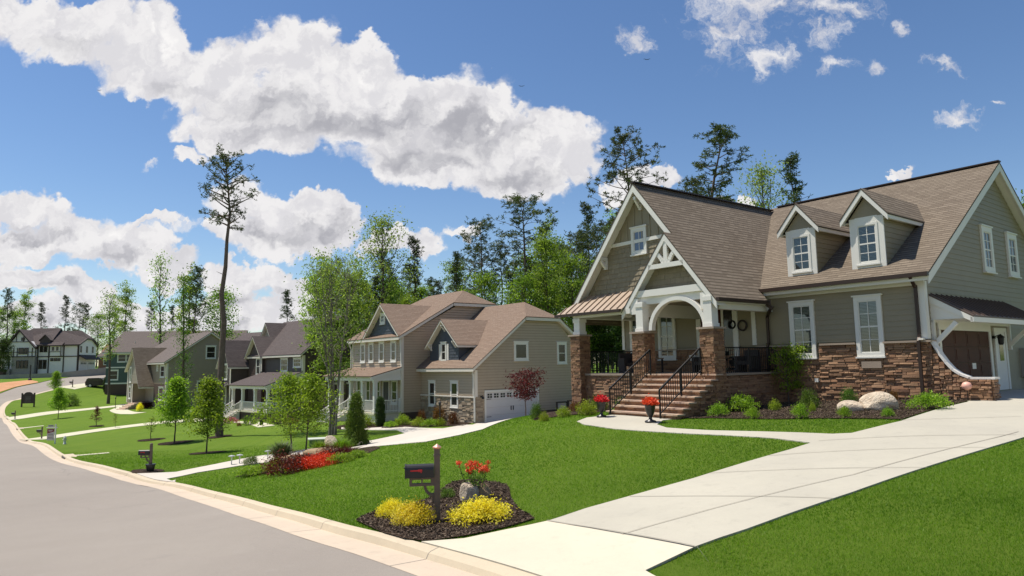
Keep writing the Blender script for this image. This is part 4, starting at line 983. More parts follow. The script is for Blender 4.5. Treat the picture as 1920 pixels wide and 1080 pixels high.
tr=MB();g0.box(tr,0,.14,.5,2.35,0,.05);f0.box(tr,7.16,7.33,.52,2.35,0,.05);g0.box(tr,9.16,9.33,-1.1,4.5,0,.05);m0.box(tr,0,.14,-.8,4.95,0,.05);n0.box(tr,8.36,8.53,-.8,4.95,0,.05);n0.box(tr,0,.15,-.7,4.95,0,.05);n0.box(tr,.15,8.36,4.9,5.2,.0,.06)
f0.box(tr,.05,7.35,.44,.53,.03,.13);f0.box(tr,.05,7.3,2.2,2.42,0,.05)
build_split(tr,'trim',M['cream'],hB)
sb=MB();f0.ledge(sb,[(.0,1.15,-1.4,.44),(1.15,2.2,-1.4,-.36),(2.2,4.15,-1.4,.44),(4.15,5.25,-1.4,-.36),(5.25,7.34,-1.4,.44)],rng,hmin=.08,hmax=.2,wmin=.2,wmax=.6,dmax=.11);g0.ledge(sb,[(-.0,.62,-1.4,.5)],rng,hmin=.08,hmax=.2,wmin=.2,wmax=.5);sb.build('stone_base',M['stone_b'],hB)
bb=MB();g0.box(bb,5.65,9.3,-1.9,-.75,.0,.05);m0.box(bb,0,1.7,-1.9,-.8,0,.04);build_split(bb,'foundation',M['brick_dk'],hB)
# garage
gf=MB();g0.box(gf,.72,.86,-1.33,.86,0,.08);g0.box(gf,5.6,5.74,-1.36,.86,0,.08);g0.box(gf,.72,5.74,.78,.92,0,.09);go=gf.build('garage_door',M['white'],hB)
gp=MB()
for k in range(4):g0.box(gp,.87,5.59,-1.34+k*.53,-1.34+k*.53+.52,.01,.04)
gp.build('door_panel',M['garage_white'],go)
for k in range(8):
    q=MB();x=.98+k*.585;g0.box(q,x,x+.4,.38,.68,.042,.05);wq=q.build('window',M['black'],go)
    q=MB();g0.box(q,x+.185,x+.215,.38,.68,.05,.06);g0.box(q,x,x+.4,.515,.545,.05,.06);q.build('muntin',M['white'],go)
q=MB();g0.box(q,3.05,3.11,-.55,-.25,.04,.08);g0.box(q,3.25,3.31,-.55,-.25,.04,.08);q.build('handle',M['black'],go)
q=MB()
for z in(.28,-.95):g0.box(q,.9,1.3,z,z+.04,.04,.05);g0.box(q,5.15,5.55,z,z+.04,.04,.05)
build_split(q,'hinge',M['black'],go)
for y in(.42,):
    q=MB();g0.box(q,y-.05,y+.05,.45,.55,.03,.1);q.bar(g0.p(y,.5,.1),g0.p(y,.6,.25),.03,.03);q.lathe(g0.p(y,.35,.28),[(.1,0),(.08,.12),(.02,.2)],8);q.build('wall_lamp',M['black'],hB)
# downspouts
dn=MB();dn.bar((-.25,-.1,2.35),(-.12,-.12,2.0),.1,.08);dn.bar((-.12,-.1,2.1),(-.12,-.1,.6),.09,.08);dn.bar((.08,-.17,.6),(.08,-.17,-1.2),.09,.08);dn.bar((-7.2,-1.9,4.8),(-7.2,-1.8,2.9),.09,.08);dn.bar((-15.9,-2.1,4.9),(-15.9,-1.8,4.2),.09,.08);dn.bar((-15.9,-1.8,4.3),(-15.9,-1.8,-.6),.09,.08);dn.bar((.1,9.7,4.5),(.1,9.4,4.1),.09,.08);dn.bar((.1,9.4,4.1),(.1,9.4,-.9),.09,.08)
build_split(dn,'downspout',M['downspout_w'],hB)
# porch
def porch(par,x0,x1,yb,yf,zf,zb,zwall,zeave,rm,cols,wood='white',deck='cream',stairx=None,railgap=None,ns=7,sx=None,skirt='cream'):
    mb=MB();mb.slab([(x0-.3,yf-.35,zeave),(x1+.05,yf-.35,zeave),(x1+.05,yb,zwall),(x0-.3,yb,zwall)],(0,0,-.07));mb.build('porch_roof',MATS[rm],par)
    t=MB();t.bar((x0-.25,yf-.02,zeave-.22),(x1,yf-.02,zeave-.22),.18,.3);t.bar((x1-.1,yf,zeave-.22),(x1-.1,yb,zeave-.22),.16,.3);t.slab([(x1+.04,yf-.34,zeave-.07),(x1+.04,yb,zwall-.07),(x1+.04,yb,zwall-.27),(x1+.04,yf-.34,zeave-.27)],(-.05,0,0));t.slab([(x1-.1,yf,zeave-.2),(x1-.1,yb,zeave-.2),(x1-.1,yb,zwall-.1)],(.03,0,0));t.build('porch_beam',MATS[wood],par)
    for c in cols:
        q=MB();q.box(c-.13,yf-.0,zf,c+.13,yf+.26,zeave-.3);q.box(c-.17,yf-.04,zf,c+.17,yf+.3,zf+.25);q.box(c-.17,yf-.04,zeave-.5,c+.17,yf+.3,zeave-.36);q.build('column',MATS[wood],par)
    q=MB();q.box(x0,yf-.1,zf-.14,x1+.03,yb,zf);q.build('porch_floor',MATS['walk'],par)
    q=MB();q.box(x0+.05,yf,zb,x1-.02,yb-.03,zf-.14);q.build('porch_base',MATS[skirt],par)
    def rl(a,b):
        r=MB();a=Vector(a);b=Vector(b);n=int((b-a).length/.13);r.bar(a+Vector((0,0,.9)),b+Vector((0,0,.9)),.08,.07);r.bar(a+Vector((0,0,.12)),b+Vector((0,0,.12)),.06,.06)
        for i in range(n+1):
            p=a+(b-a)*i/n;w=.035 if i not in(0,n) else .11;r.bar(p,p+Vector((0,0,.9 if w<.1 else 1.02)),w,w,(0,1,0))
        r.build('railing',MATS[wood],par)
    segs=[];cs=sorted([x0]+list(cols)+[x1])
    for a,b in zip(cols,cols[1:]):
        if sx and sx[0]<=(a+b)/2<=sx[1]:continue
        rl((a+.15,yf+.12,zf),(b-.15,yf+.12,zf))
    rl((x1-.08,yf+.3,zf),(x1-.08,yb-.1,zf))
    if sx:
        st=MB();H=(zf-zb)/ns
        for k in range(ns):
            y=yf-.1-k*.3;z=zf-(k+1)*H;st.box(sx[0],y-.3,zb-.3,sx[1],y,z);st.box(sx[0]-.03,y-.34,z,sx[1]+.03,y,z+.04)
        st.build('stair',MATS[deck],par)
        for x in sx: rl((x,yf-.1-ns*.3,zb+.0),(x,yf,zf))
porch(hB,-15.8,-7.32,-1.72,-3.95,-.72,-1.75,2.66,2.02,'shingle_b',[-15.6,-13.4,-11.6,-9.5,-7.55],sx=(-13.3,-11.75),ns=6)
for (a,b,st_) in((.9,1.7,0),(2.6,3.4,0),(4.35,5.15,0),(6.9,7.9,0)):
    window(hB,n0,a,b,-.2,1.7,.14,'dh')
q=MB();n0.box(q,5.5,5.62,-.7,1.65,0,.06);n0.box(q,6.5,6.62,-.7,1.65,0,.06);n0.box(q,5.62,6.5,1.5,1.65,0,.06);q1=q.build('front_door',M['white'],hB);q=MB();n0.box(q,5.62,6.5,-.7,1.5,.01,.04);q.build('door_panel',M['black'],q1)
# lattice enclosure beside B
for (a,b,lb) in((6.35,7.45,'left panel of the white lattice screen framed in dark wood beside tan house'),(7.5,8.75,'right panel of the white lattice screen framed in dark wood beside tan house')):
    e=empty('lattice_screen',FB.w(1.3,a,0),FB.a,lb,'screen','lattice screens beside the garage');zb_=T(*FB.w(1.3,(a+b)/2)[:2])-.05
    w=Wl((0,0),(0,b-a));q=MB();H_=1.25
    for s0,s1,z0,z1 in((0,.1,zb_,zb_+H_),(b-a-.1,b-a,zb_,zb_+H_),(.1,b-a-.1,zb_+H_-.1,zb_+H_),(.1,b-a-.1,zb_+.02,zb_+.1)):w.box(q,s0,s1,z0,z1,-.05,.05)
    q.build('frame',M['timber'],e);q=MB();L_=b-a-.2;Hh=H_-.2
    for k in np.arange(-Hh,L_,.12):
        p0=(max(k,0),max(-k,0));t_=min(L_-p0[0],Hh-p0[1])
        if t_>.02:
            q.bar(w.p(.1+p0[0],zb_+.1+p0[1],.01),w.p(.1+p0[0]+t_,zb_+.1+p0[1]+t_,.01),.025,.008);q.bar(w.p(b-a-.1-p0[0],zb_+.1+p0[1],-.01),w.p(b-a-.1-p0[0]-t_,zb_+.1+p0[1]+t_,-.01),.025,.008)
    q.build('lattice',M['white'],e)
# ------------------------------------------------------------------ house C: charcoal
hC=empty('house',(FC.O[0],FC.O[1],0),FC.a,'charcoal house with white porch and several steep dark roofed gables, behind the birch clump','house')
c0=Wl((-8.7,0),(0,0));cr=Wl((0,0),(0,9));sd=MB()
c0.siding(sd,[(0,-2),(8.7,-2),(8.7,4.0),(0,4.0)],.2,.02);cr.siding(sd,[(0,-2.1),(9,-2.1),(9,4),(4.3,7.9),(0,4)],.2,.02)
c1=Wl((-12.1,-.3),(-8.7,-.3));c1.siding(sd,[(0,-2),(3.4,-2),(3.4,4.1),(1.75,6.1),(0,4.1)],.2,.02);c1r=Wl((-8.7,-.3),(-8.7,1));c1r.siding(sd,[(0,2),(1.3,2),(1.3,4.1),(0,4.1)],.2,.02)
c2=Wl((-15.1,-2.2),(-12.35,-2.2));c2.siding(sd,[(0,-2.4),(2.75,-2.4),(2.75,3.1),(1.4,5.7),(0,3.1)],.2,.02);c2r=Wl((-12.35,-2.2),(-12.35,2));c2r.siding(sd,[(0,-2.4),(4.2,-2.4),(4.2,3),(0,3)],.2,.02)
build_split(sd,'siding',M['charcoal'],hC)
k=MB();k.box(-8.65,.04,-2.8,-.04,9,3.9);k.slab([(-.04,.1,3.8),(-.04,8.9,3.8),(-.04,4.3,7.75)],(-8.6,0,0));k.box(-12.9,.3,3,-8.7,9,3.95);k.slab([(-12.9,.1,3.8),(-12.9,8.9,3.8),(-12.9,4.3,7.75)],(4,0,0));k.box(-12.05,-.26,-2.8,-8.74,6,4);k.slab([(-12.05,-.26,3.9),(-8.74,-.26,3.9),(-10.35,-.26,5.95)],(0,5,0));k.box(-15.05,-2.16,-3,-12.4,5,3);k.slab([(-15.05,-2.16,2.9),(-12.4,-2.16,2.9),(-13.7,-2.16,5.5)],(0,7,0));k.build('wall_core',M['charcoal'],hC)
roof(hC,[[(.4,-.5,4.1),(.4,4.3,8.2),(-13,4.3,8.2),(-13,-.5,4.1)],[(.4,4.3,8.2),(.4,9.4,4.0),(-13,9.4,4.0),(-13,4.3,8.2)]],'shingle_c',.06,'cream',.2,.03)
def gab(par,xc,hw,yf,za,ze,yb,rm='shingle_c',tr_='cream'):
    roof(par,[[(xc,yf,za),(xc+hw,yf,ze),(xc+hw,yb,ze),(xc,yb,za)],[(xc,yf,za),(xc-hw,yf,ze),(xc-hw,yb,ze),(xc,yb,za)]],rm,.06,tr_,.18,.03,name='gable_roof')
gab(hC,-10.35,2.05,-.75,6.35,4.0,5);gab(hC,-13.72,1.75,-2.7,6.0,2.95,5.5);gab(hC,-11.6,1.35,1.3,8.0,6.2,5)
q=MB();q.slab([(-12.7,1.6,5),(-10.5,1.6,5),(-10.5,1.6,6.3),(-11.6,1.6,7.75),(-12.7,1.6,6.3)],(0,3,0));q.build('gable_wall',M['taupe'],hC)
for (w,a,b,z0,z1,g) in((c0,3.9,5.5,2.35,3.75,(4,2)),(c0,6.7,8.4,2.75,3.75,(4,2)),(c1,2.05,3.1,2.0,3.9,(2,2)),(c2,.9,1.9,1.5,3.3,(2,2)),(c2,.6,1.7,-1.2,.7,(3,2))): window(hC,w,a,b,z0,z1,.12,'dh',grid=g)
t_=MB();c0.box(t_,8.5,8.73,-2,4,0,.06);c1.box(t_,3.25,3.44,2.4,4.1,0,.06);c2.box(t_,2.6,2.79,-2.4,3,0,.06);c2r.box(t_,0,4.2,.85,1.05,0,.05);cr.box(t_,0,9,.9,1.1,0,.05);cr.box(t_,0,.2,-2,4,0,.06)
build_split(t_,'trim',M['cream'],hC)
porch(hC,-8.5,0,-.02,-3.7,-1.55,-2.55,2.35,1.05,'shingle_c',[-8.3,-5.9,-3.0,-.2],sx=(-8.0,-6.1),ns=6,skirt='brick_dk')
for a,b in((.7,1.5),(2.2,3.1),(4.2,5.2),(6.5,7.8)):window(hC,c0,a,b,-1.1,.75,.14,'dh')
# roof on the low wing left
roof(hC,[[(-15.4,-3.6,.4),(-12.9,-3.6,.4),(-12.9,-2.2,1.3),(-15.4,-2.2,1.3)]],'shingle_c',.06,'cream',.2,.02,name='low_roof')
# ------------------------------------------------------------------ house D: taupe
hD=empty('house',(FD.O[0],FD.O[1],0),FD.a,'taupe two storey house with broad plain gable side and brown catslide entry roof','house')
d0=Wl((-9,0),(0,0));dr_=Wl((0,0),(0,11));sd=MB()
d0.siding(sd,[(0,-1.6),(9,-1.6),(9,3.7),(0,3.7)],.2,.02);dr_.siding(sd,[(0,-2.4),(11,-2.4),(11,4.1),(5.6,7.5),(0,3.7)],.2,.02)
d1=Wl((-9.4,-1.6),(-4.6,-1.6));d1.siding(sd,[(0,-1.6),(2.2,-1.6),(2.2,1),(4.6,1),(2.4,5.5),(0,2.9)],.2,.02)
build_split(sd,'siding',M['taupe'],hD)
k=MB();k.box(-9,.04,-3,-.04,11,3.6);k.slab([(-.04,.1,3.5),(-.04,10.9,3.9),(-.04,5.6,7.35)],(-9,0,0));k.box(-9.35,-1.56,-3,-7.3,.0,2.9);k.slab([(-9.3,-1.56,2.7),(-4.9,-1.56,.8),(-7,-1.56,5.3)],(0,4,0));k.build('wall_core',M['taupe'],hD)
roof(hD,[[(.4,-.5,3.75),(.4,5.6,7.85),(-13,5.6,7.85),(-13,-.5,3.75)],[(.4,5.6,7.85),(.4,11.4,4.0),(-13,11.4,4.0),(-13,5.6,7.85)]],'shingle_e',.06,'cream',.2,.03)
roof(hD,[[(-7.0,-2.0,5.85),(-4.0,-2.0,.55),(-4.0,.0,.55),(-7,3,5.85)],[(-7.0,-2.0,5.85),(-9.7,-2.0,2.75),(-9.7,2,2.75),(-7,4,5.85)]],'shingle_a',.06,'cream',.18,.03,name='entry_roof')
q=MB();d0.plate(q,[(4.9,-1.6),(8.9,-1.6),(8.9,.9),(4.9,.9)],.02,.05);q.box(-7.2,-1.5,-1.6,-4.3,-.02,-1.5);q.build('entry_wall',M['brick_dk'],hD)
t_=MB();d0.box(t_,8.8,9.03,-2,3.6,0,.06);dr_.box(t_,0,.2,-2,3.6,0,.06);d1.box(t_,0,.2,-1.6,2.8,0,.06);d1.box(t_,1.9,2.15,-1.6,.9,0,.06)
q=MB()
build_split(t_,'trim',M['cream'],hD)
for (w,a,b,z0,z1) in((dr_,5.0,6.4,4.15,5.95),(dr_,3.95,5.5,-.7,1.2),(dr_,5.5,6.9,-.7,1.2),(d0,7.0,8.5,1.75,3.4),(d0,6.7,8.4,-1.3,.5),(d0,5.7,6.2,2.6,3.4),(d1,.8,1.5,1.1,3.2),(d1,.7,1.6,-1.1,.6)): window(hD,w,a,b,z0,z1,.14,'dh')
for k in range(5):
    q=MB();z=-1.6-k*.18;q.box(-7.4,-2.1-k*.35,-3,-5.0,-1.6,z);q.build('step',M['tread'],hD)
# ------------------------------------------------------------------ house E: green, long grey roof
hE=empty('house',(FE.O[0],FE.O[1],0),FE.a,'dark green house on brown brick basement with long grey roof','house')
e0=Wl((0,0),(22,0));sd=MB();e0.siding(sd,[(0,.6),(22,.6),(22,5.9),(0,5.9)],.2,.02);el=Wl((0,9),(0,0));el.siding(sd,[(0,.6),(9,.6),(9,5.9),(4.5,9.3),(0,5.9)],.2,.02);sd.build('siding',M['green_siding'],hE)
q=MB();q.box(.02,.02,-3,22,9,5.8);q.slab([(.05,.1,5.8),(.05,8.9,5.8),(.05,4.5,9.2)],(21.9,0,0));q.build('wall_core',M['green_siding'],hE)
q=MB();e0.box(q,0,22,-2.5,.5,-.02,.06);el.box(q,0,9,-2.5,.5,-.02,.06);q.build('basement_wall',M['brick_dk'],hE)
q=MB();e0.box(q,0,22,.42,.66,0,.12);e0.box(q,0,22,3.2,3.42,0,.08);e0.box(q,0,22,5.6,5.9,0,.1);build_split(q,'trim',M['white2'],hE)
roof(hE,[[(.9,4.5,9.85),(-.5,-.6,5.95),(22.5,-.6,5.95),(22.5,4.5,9.85)],[(.9,4.5,9.85),(22.5,4.5,9.85),(22.5,9.6,5.95),(-.5,9.6,5.95)],[(.9,4.5,9.85),(-.5,9.6,5.95),(-.5,-.6,5.95)]],'shingle_e',.06,'white2',.2,.03)
window(hE,e0,1.8,3.3,4.2,5.7,.14,'dh');window(hE,e0,3.2,4.7,4.2,5.7,.14,'dh');window(hE,e0,.6,2.1,1.1,2.9,.16,'dh')
for x in(4,8.5):
    q=MB();q.lathe((x,1.6,7.4),[(.06,0),(.06,.5)],6);q.build('vent_pipe',M['cream'],hE)
# roofs seen between C and D, and the brick house beyond the Tudor
def simple_house(loc,rz,w,d,z0,ze,za,wm,rm,lb,hip=0):
    h=empty('house',loc,rz,lb,'house');q=MB();q.box(0,0,z0,w,d,ze);q.slab([(.02,.02,ze-.1),(.02,d-.02,ze-.1),(.02,d/2,za-.15)],(w-.04,0,0));q.build('wall',M[wm],h)
    roof(h,[[(-.4+hip*0,-.5,ze-.1),(w+.4,-.5,ze-.1),(w+.4-hip,d/2,za),(-.4+hip,d/2,za)],[(-.4,d+.5,ze-.1),(w+.4,d+.5,ze-.1),(w+.4-hip,d/2,za),(-.4+hip,d/2,za)]]+([[(-.4,-.5,ze-.1),(-.4,d+.5,ze-.1),(-.4+hip,d/2,za)],[(w+.4,-.5,ze-.1),(w+.4,d+.5,ze-.1),(w+.4-hip,d/2,za)]] if hip else []),rm,.08,'white2',.2,.02)
    f=Wl((0,0),(w,0))
    for x in np.arange(1.2,w-1.5,2.6): window(h,f,x,x+1,z0+(ze-z0)*.55,z0+(ze-z0)*.85,.13,'dh')
    return h
p=at(408,690,100);simple_house((p[0],p[1],0),math.radians(-35),16,9,-3,5.2,8.1,'tan2','shingle_c','dark roofed house showing only its roof between the taupe and charcoal houses')
p=at(184,690,178);simple_house((p[0],p[1],0),math.radians(10),13,9,1.5,6.6,10,'red_brick','shingle_e','distant red brick house just right of the half timbered house',2)
# ------------------------------------------------------------------ house F: half timbered
hF=empty('house',(FF.O[0],FF.O[1],0),FF.a,'half timbered white stucco house with grey stone front on the rise across the street','house')
X_=lambda p:(p+95.2)   # world-ish offset to local along the front
f0=Wl((-15,0),(0,0));st_=MB();zb_=2.3
q=MB();q.box(-15,0,.8,0,9,8.8);q.slab([(-.02,.1,8.7),(-.02,8.9,8.7),(-.02,6.9,10),(-.02,3.0,10)],(-14.9,0,0));q.build('wall',M['stucco'],hF)
q=MB();q.box(-12.6,-.9,.8,-8.2,.2,6.1);q.build('stone_front',M['greystone'],hF)
q=MB();q.box(-12.6,-.9,6.1,-8.2,.2,8.3);q.slab([(-14.4,-.92,6.9),(-8.0,-.92,8.3),(-11.3,-.92,11.6)],(0,4,0));q.build('gable_wall',M['stucco'],hF)
roof(hF,[[(.4,-.5,8.65),(.4,3.3,10.1),(-1.4,4.5,11.9),(-5.8,4.5,11.9),(-5.8,-.5,8.65)],[(.4,3.3,10.1),(.4,6.6,10.1),(-1.4,4.5,11.9)],[(.4,6.6,10.1),(.4,9.5,8.65),(-5.8,9.5,8.65),(-5.8,4.5,11.9),(-1.4,4.5,11.9)]],'shingle_c',.07,'timber',.25,.02)
roof(hF,[[(-5.6,-.6,8.65),(-5.6,4.5,12.5),(-11.3,4.5,12.5),(-16,1.5,8.65),(-15.6,-.6,8.65)],[(-5.6,4.5,12.5),(-5.6,9.6,8.65),(-15.6,9.6,8.65),(-11.3,4.5,12.5)],[(-11.3,4.5,12.5),(-15.6,9.6,8.65),(-16,1.5,8.65)]],'shingle_c',.07,'timber',.25,.02)
roof(hF,[[(-11.3,-1.5,12.0),(-8.0,-1.5,8.1),(-8.0,1,8.1),(-11.3,4.3,12.0)],[(-11.3,-1.5,12.0),(-15.6,-1.5,6.2),(-15.6,.6,6.2),(-11.3,4.3,12.0)]],'shingle_c',.07,'timber',.3,.02,name='gable_roof')
roof(hF,[[(-6.7,-.3,10.9),(-5.5,-.3,9.6),(-5.5,1,9.6),(-6.7,1.8,10.9)],[(-6.7,-.3,10.9),(-7.9,-.3,9.6),(-7.9,1,9.6),(-6.7,1.8,10.9)]],'shingle_c',.06,'timber',.15,.02,name='dormer_roof')
q=MB();q.slab([(-7.7,-.1,8.8),(-5.7,-.1,8.8),(-5.7,-.1,9.6),(-6.7,-.1,10.7),(-7.7,-.1,9.6)],(0,1.5,0));q.build('dormer_wall',M['timber'],hF)
tm=MB();fg=Wl((-15,-.92),(0,-.92))
fg.box(tm,2.3,6.95,6.0,6.2,0,.12);fg.box(tm,.6,6.9,7.0,7.12,0,.08)
for x in(.7,1.6,2.6,3.3,5.4,6.2,6.85): fg.box(tm,x,x+.14,6.1,8.0+ (0 if x>2 else -.7),0,.1)
fg.box(tm,2.2,5.4,9.2,9.36,0,.1);fg.box(tm,3.0,3.12,9.3,10.6,0,.08);fg.box(tm,4.4,4.52,9.3,10.6,0,.08)
f0.box(tm,7,15,5.95,6.15,0,.12)
for x in(6.9,9.05,12.0,14.8): f0.box(tm,x,x+.2,2.3,8.6,0,.14)
fr_=Wl((0,0),(0,9));fr_.box(tm,0,.2,2.5,8.5,0,.1);fr_.box(tm,0,9,5.95,6.1,0,.1)
tm.build('timber_frame',M['timber'],hF)
for (w,a,b,z0,z1) in((fg,3.6,4.6,6.6,8.0),(fg,4.7,5.3,6.6,8.0),(fg,3.3,3.95,3.6,5.3),(fg,4.1,4.75,3.6,5.3),(fg,4.9,5.55,3.6,5.3),(f0,7.3,8.0,7.0,8.3),(f0,8.1,8.8,7.0,8.3),(f0,7.2,7.95,3.4,5.4),(f0,8.05,8.8,3.4,5.4),(fr_,.8,1.5,6.9,8.3),(fr_,3.8,4.5,6.9,8.3),(fr_,6.8,7.5,6.9,8.3),(f0,9.5,10.1,5.05,5.7),(f0,10.2,10.8,5.05,5.7),(f0,10.9,11.5,5.05,5.7),(fg,4.0,4.7,9.5,10.2)):
    window(hF,w,a,b,z0,z1,.1,'fixed',frame='timber',head=0,sill=False)
q=MB();q.box(-5.5,-.7,6.2,-3.2,0,8.4);q.build('bay',M['stucco'],hF);bw=Wl((-5.5,-.7),(-3.2,-.7));t2=MB();bw.box(t2,0,2.3,7.0,7.12,0,.06)
for x in(0,2.18):bw.box(t2,x,x+.12,6.1,8.4,0,.07)
t2.build('bay_timber',M['timber'],hF)
for a in(.35,1.2):window(hF,bw,a,a+.75,7.15,8.3,.1,'fixed',frame='cream',head=0,sill=False)
roof(hF,[[(-5.8,-1.1,8.5),(-2.9,-1.1,8.5),(-2.9,.1,9.2),(-5.8,.1,9.2)]],'shingle_c',.08,'timber',.15,.01,name='bay_roof')
roof(hF,[[(.0,.3,6.4),(0,8.8,6.4),(1.4,8.8,5.5),(1.4,.3,5.5)]],'shingle_c',.08,'timber',.15,.01,name='garage_hood')
for y in(1.0,4.9):
    q=MB();fr_.box(q,y,y+3.4,2.6,5.0,.0,.06);gq=q.build('garage_door',M['garage_white'],hF)
    q=MB();
    for k in range(4):fr_.box(q,y+.3+k*.75,y+.8+k*.75,4.3,4.7,.061,.07)
    build_split(q,'window',M['black'],gq)
q=MB();q.box(-14.9,-1.6,.8,-12.7,-.05,3.5);q.build('porch_base',M['greystone'],hF)
for x in(-14.6,-12.9):
    q=MB();q.box(x-.12,-1.5,3.5,x+.12,-1.25,6.3);q.build('porch_post',M['timber'],hF)
for k in range(5):
    q=MB();q.box(-15.2-k*.1,-1.95-k*.35,.8,-13.2-k*.1,-1.6-k*.35,3.3-k*.3);q.build('step',M['brick_dk'],hF)
# long low retaining wall in front of F
q=MB();pts=[]
for u_,v_,Y_ in((-70,712.5,136),(0,711,138),(60,709,140),(110,706.5,143),(160,701,147),(205,695,152)):
    a_=at(u_,v_,Y_);pts.append(a_)
ww_=[((-60),702.),(0,700.5),(60,699.5),(110,697.5),(160,692.5),(205,687.5)]
for i in range(len(pts)-1):
    a,b=pts[i],pts[i+1];q.slab([(a[0],a[1],a[2]-2),(b[0],b[1],b[2]-2),(b[0],b[1],b[2]+.85),(a[0],a[1],a[2]+.85)],(-.15,.35,0))
tag(q.build('retaining_wall',M['wallgrey']),'long low grey wall running along the far side of the street','wall')
# ------------------------------------------------------------------ vegetation
def quads(C,size,rs,aspect=.55,up_bias=.0,dirs=None):
    """rhombic leaves at C; returns V,F"""
    n=len(C);a=rs.normal(size=(n,3)) if dirs is None else dirs+rs.normal(size=(n,3))*.35
    a/=np.linalg.norm(a,axis=1)[:,None]+1e-9;b=rs.normal(size=(n,3));b[:,2]*=(1-up_bias);b-=a*(a*b).sum(1)[:,None];b/=np.linalg.norm(b,axis=1)[:,None]+1e-9
    s=np.asarray(size)[:,None] if hasattr(size,'__len__') else size
    V=np.empty((n,4,3));V[:,0]=C-a*s;V[:,1]=C+b*s*aspect;V[:,2]=C+a*s;V[:,3]=C-b*s*aspect
    return V.reshape(-1,3),np.arange(n*4).reshape(n,4)
def crown_obj(name,C,size,T_,m,rs,aspect=.55,dirs=None):
    V,F_=quads(C,size,rs,aspect,dirs=dirs);return mesh_np(name,V,F_,MATS[m],None,np.clip(T_,0,1))
def limb(mb,a,b,r0,r1,rs,bend=.12,n=5,seg=6):
    a=np.array(a,float);b=np.array(b,float);L_=np.linalg.norm(b-a);pts=[]
    off=rs.normal(size=3)*L_*bend
    for k in range(n+1):
        t_=k/n;p=a+(b-a)*t_+off*math.sin(math.pi*t_)*.5+np.array([0,0,L_*.08*(t_*t_)]);pts.append(p)
    mb.tube(pts,[r0+(r1-r0)*k/n for k in range(n+1)],seg,cap=False);return pts
def make_dec(H=18,R=4,cb=.25,nl=26,nleaf=9000,leaf=.16,m='lf_forest',bark='bark',seed=1,r0=None,shape='oval',asc=.8,spread=.10,trunks=1,sub=5,gap=.0):
    rs=np.random.RandomState(seed);mb=MB();Cs=[];Ts=[];r0=r0 or H*.011
    tips=[]
    for tr_ in range(trunks):
        bx=0 if trunks==1 else rs.normal()*.3;by=0 if trunks==1 else rs.normal()*.3
        lean=rs.normal(size=2)*H*(.02 if trunks==1 else .09);pts=[];N=9
        for k in range(N+1):
            t_=k/N;pts.append((bx+lean[0]*t_**1.4+rs.normal()*H*.004,by+lean[1]*t_**1.4+rs.normal()*H*.004,H*.97*t_-.15*(k==0)))
        mb.tube(pts,[max(.012,r0*(1.25 if k==0 else 1)*(1-k/N)**.8+.01) for k in range(N+1)],8,cap=False)
        nn=nl//trunks
        for i in range(nn):
            t_=cb+(1-cb)*((i+.5)/nn)**.9;az=i*2.399+rs.uniform(-.4,.4);k=t_*N;i0=min(int(k),N-1);p=np.array(pts[i0])*(1-(k-i0))+np.array(pts[i0+1])*(k-i0)
            q=(t_-cb)/(1-cb)
            w={'oval':math.sqrt(max(0,1-(2*q-.85)**2*.75)),'cone':(1-q)*.95+.08,'vase':.35+.65*q*(1.4-q*.9),'round':math.sqrt(max(.04,1-(2*q-1)**2))}[shape]
            if rs.rand()<gap: w*=.35
            L_=R*w*rs.uniform(.7,1.1);el=asc*(.5+.7*q);e=p+np.array([math.cos(az)*math.cos(el),math.sin(az)*math.cos(el),math.sin(el)])*L_
            pp=limb(mb,p,e,max(.012,r0*.42*(1-q*.6)),.012,rs)
            for s_ in range(sub):
                j=pp[min(len(pp)-1,2+s_%4)];d=rs.normal(size=3);d[2]=abs(d[2])*.6;d/=np.linalg.norm(d);e2=j+d*L_*rs.uniform(.2,.42)
                if s_<3:mb.tube([j,(j+e2)/2,e2],[.018,.012,.006],4,cap=False)
                tips.append((e2,L_))
            tips.append((np.array(pp[-1]),L_))
    tips=tips;per=max(1,nleaf//len(tips))
    for (c,L_) in tips:
        n=max(3,int(per*rs.uniform(.5,1.5)));s=spread*R*rs.uniform(.6,1.4);P_=c+rs.normal(size=(n,3))*np.array([s*1.15,s*1.15,s*.75]);tb=rs.uniform(.15,.75);Cs.append(P_);Ts.append(tb+rs.normal(size=n)*.16)
    C=np.concatenate(Cs);T_=np.concatenate(Ts);ok=C[:,2]>.1;C=C[ok];T_=T_[ok]
    tr=mb.build('trunk',MATS[bark],smooth=True);cr=crown_obj('crown',C,leaf*rs.uniform(.6,1.3,len(C)),T_,m,rs)
    return H,tr,cr
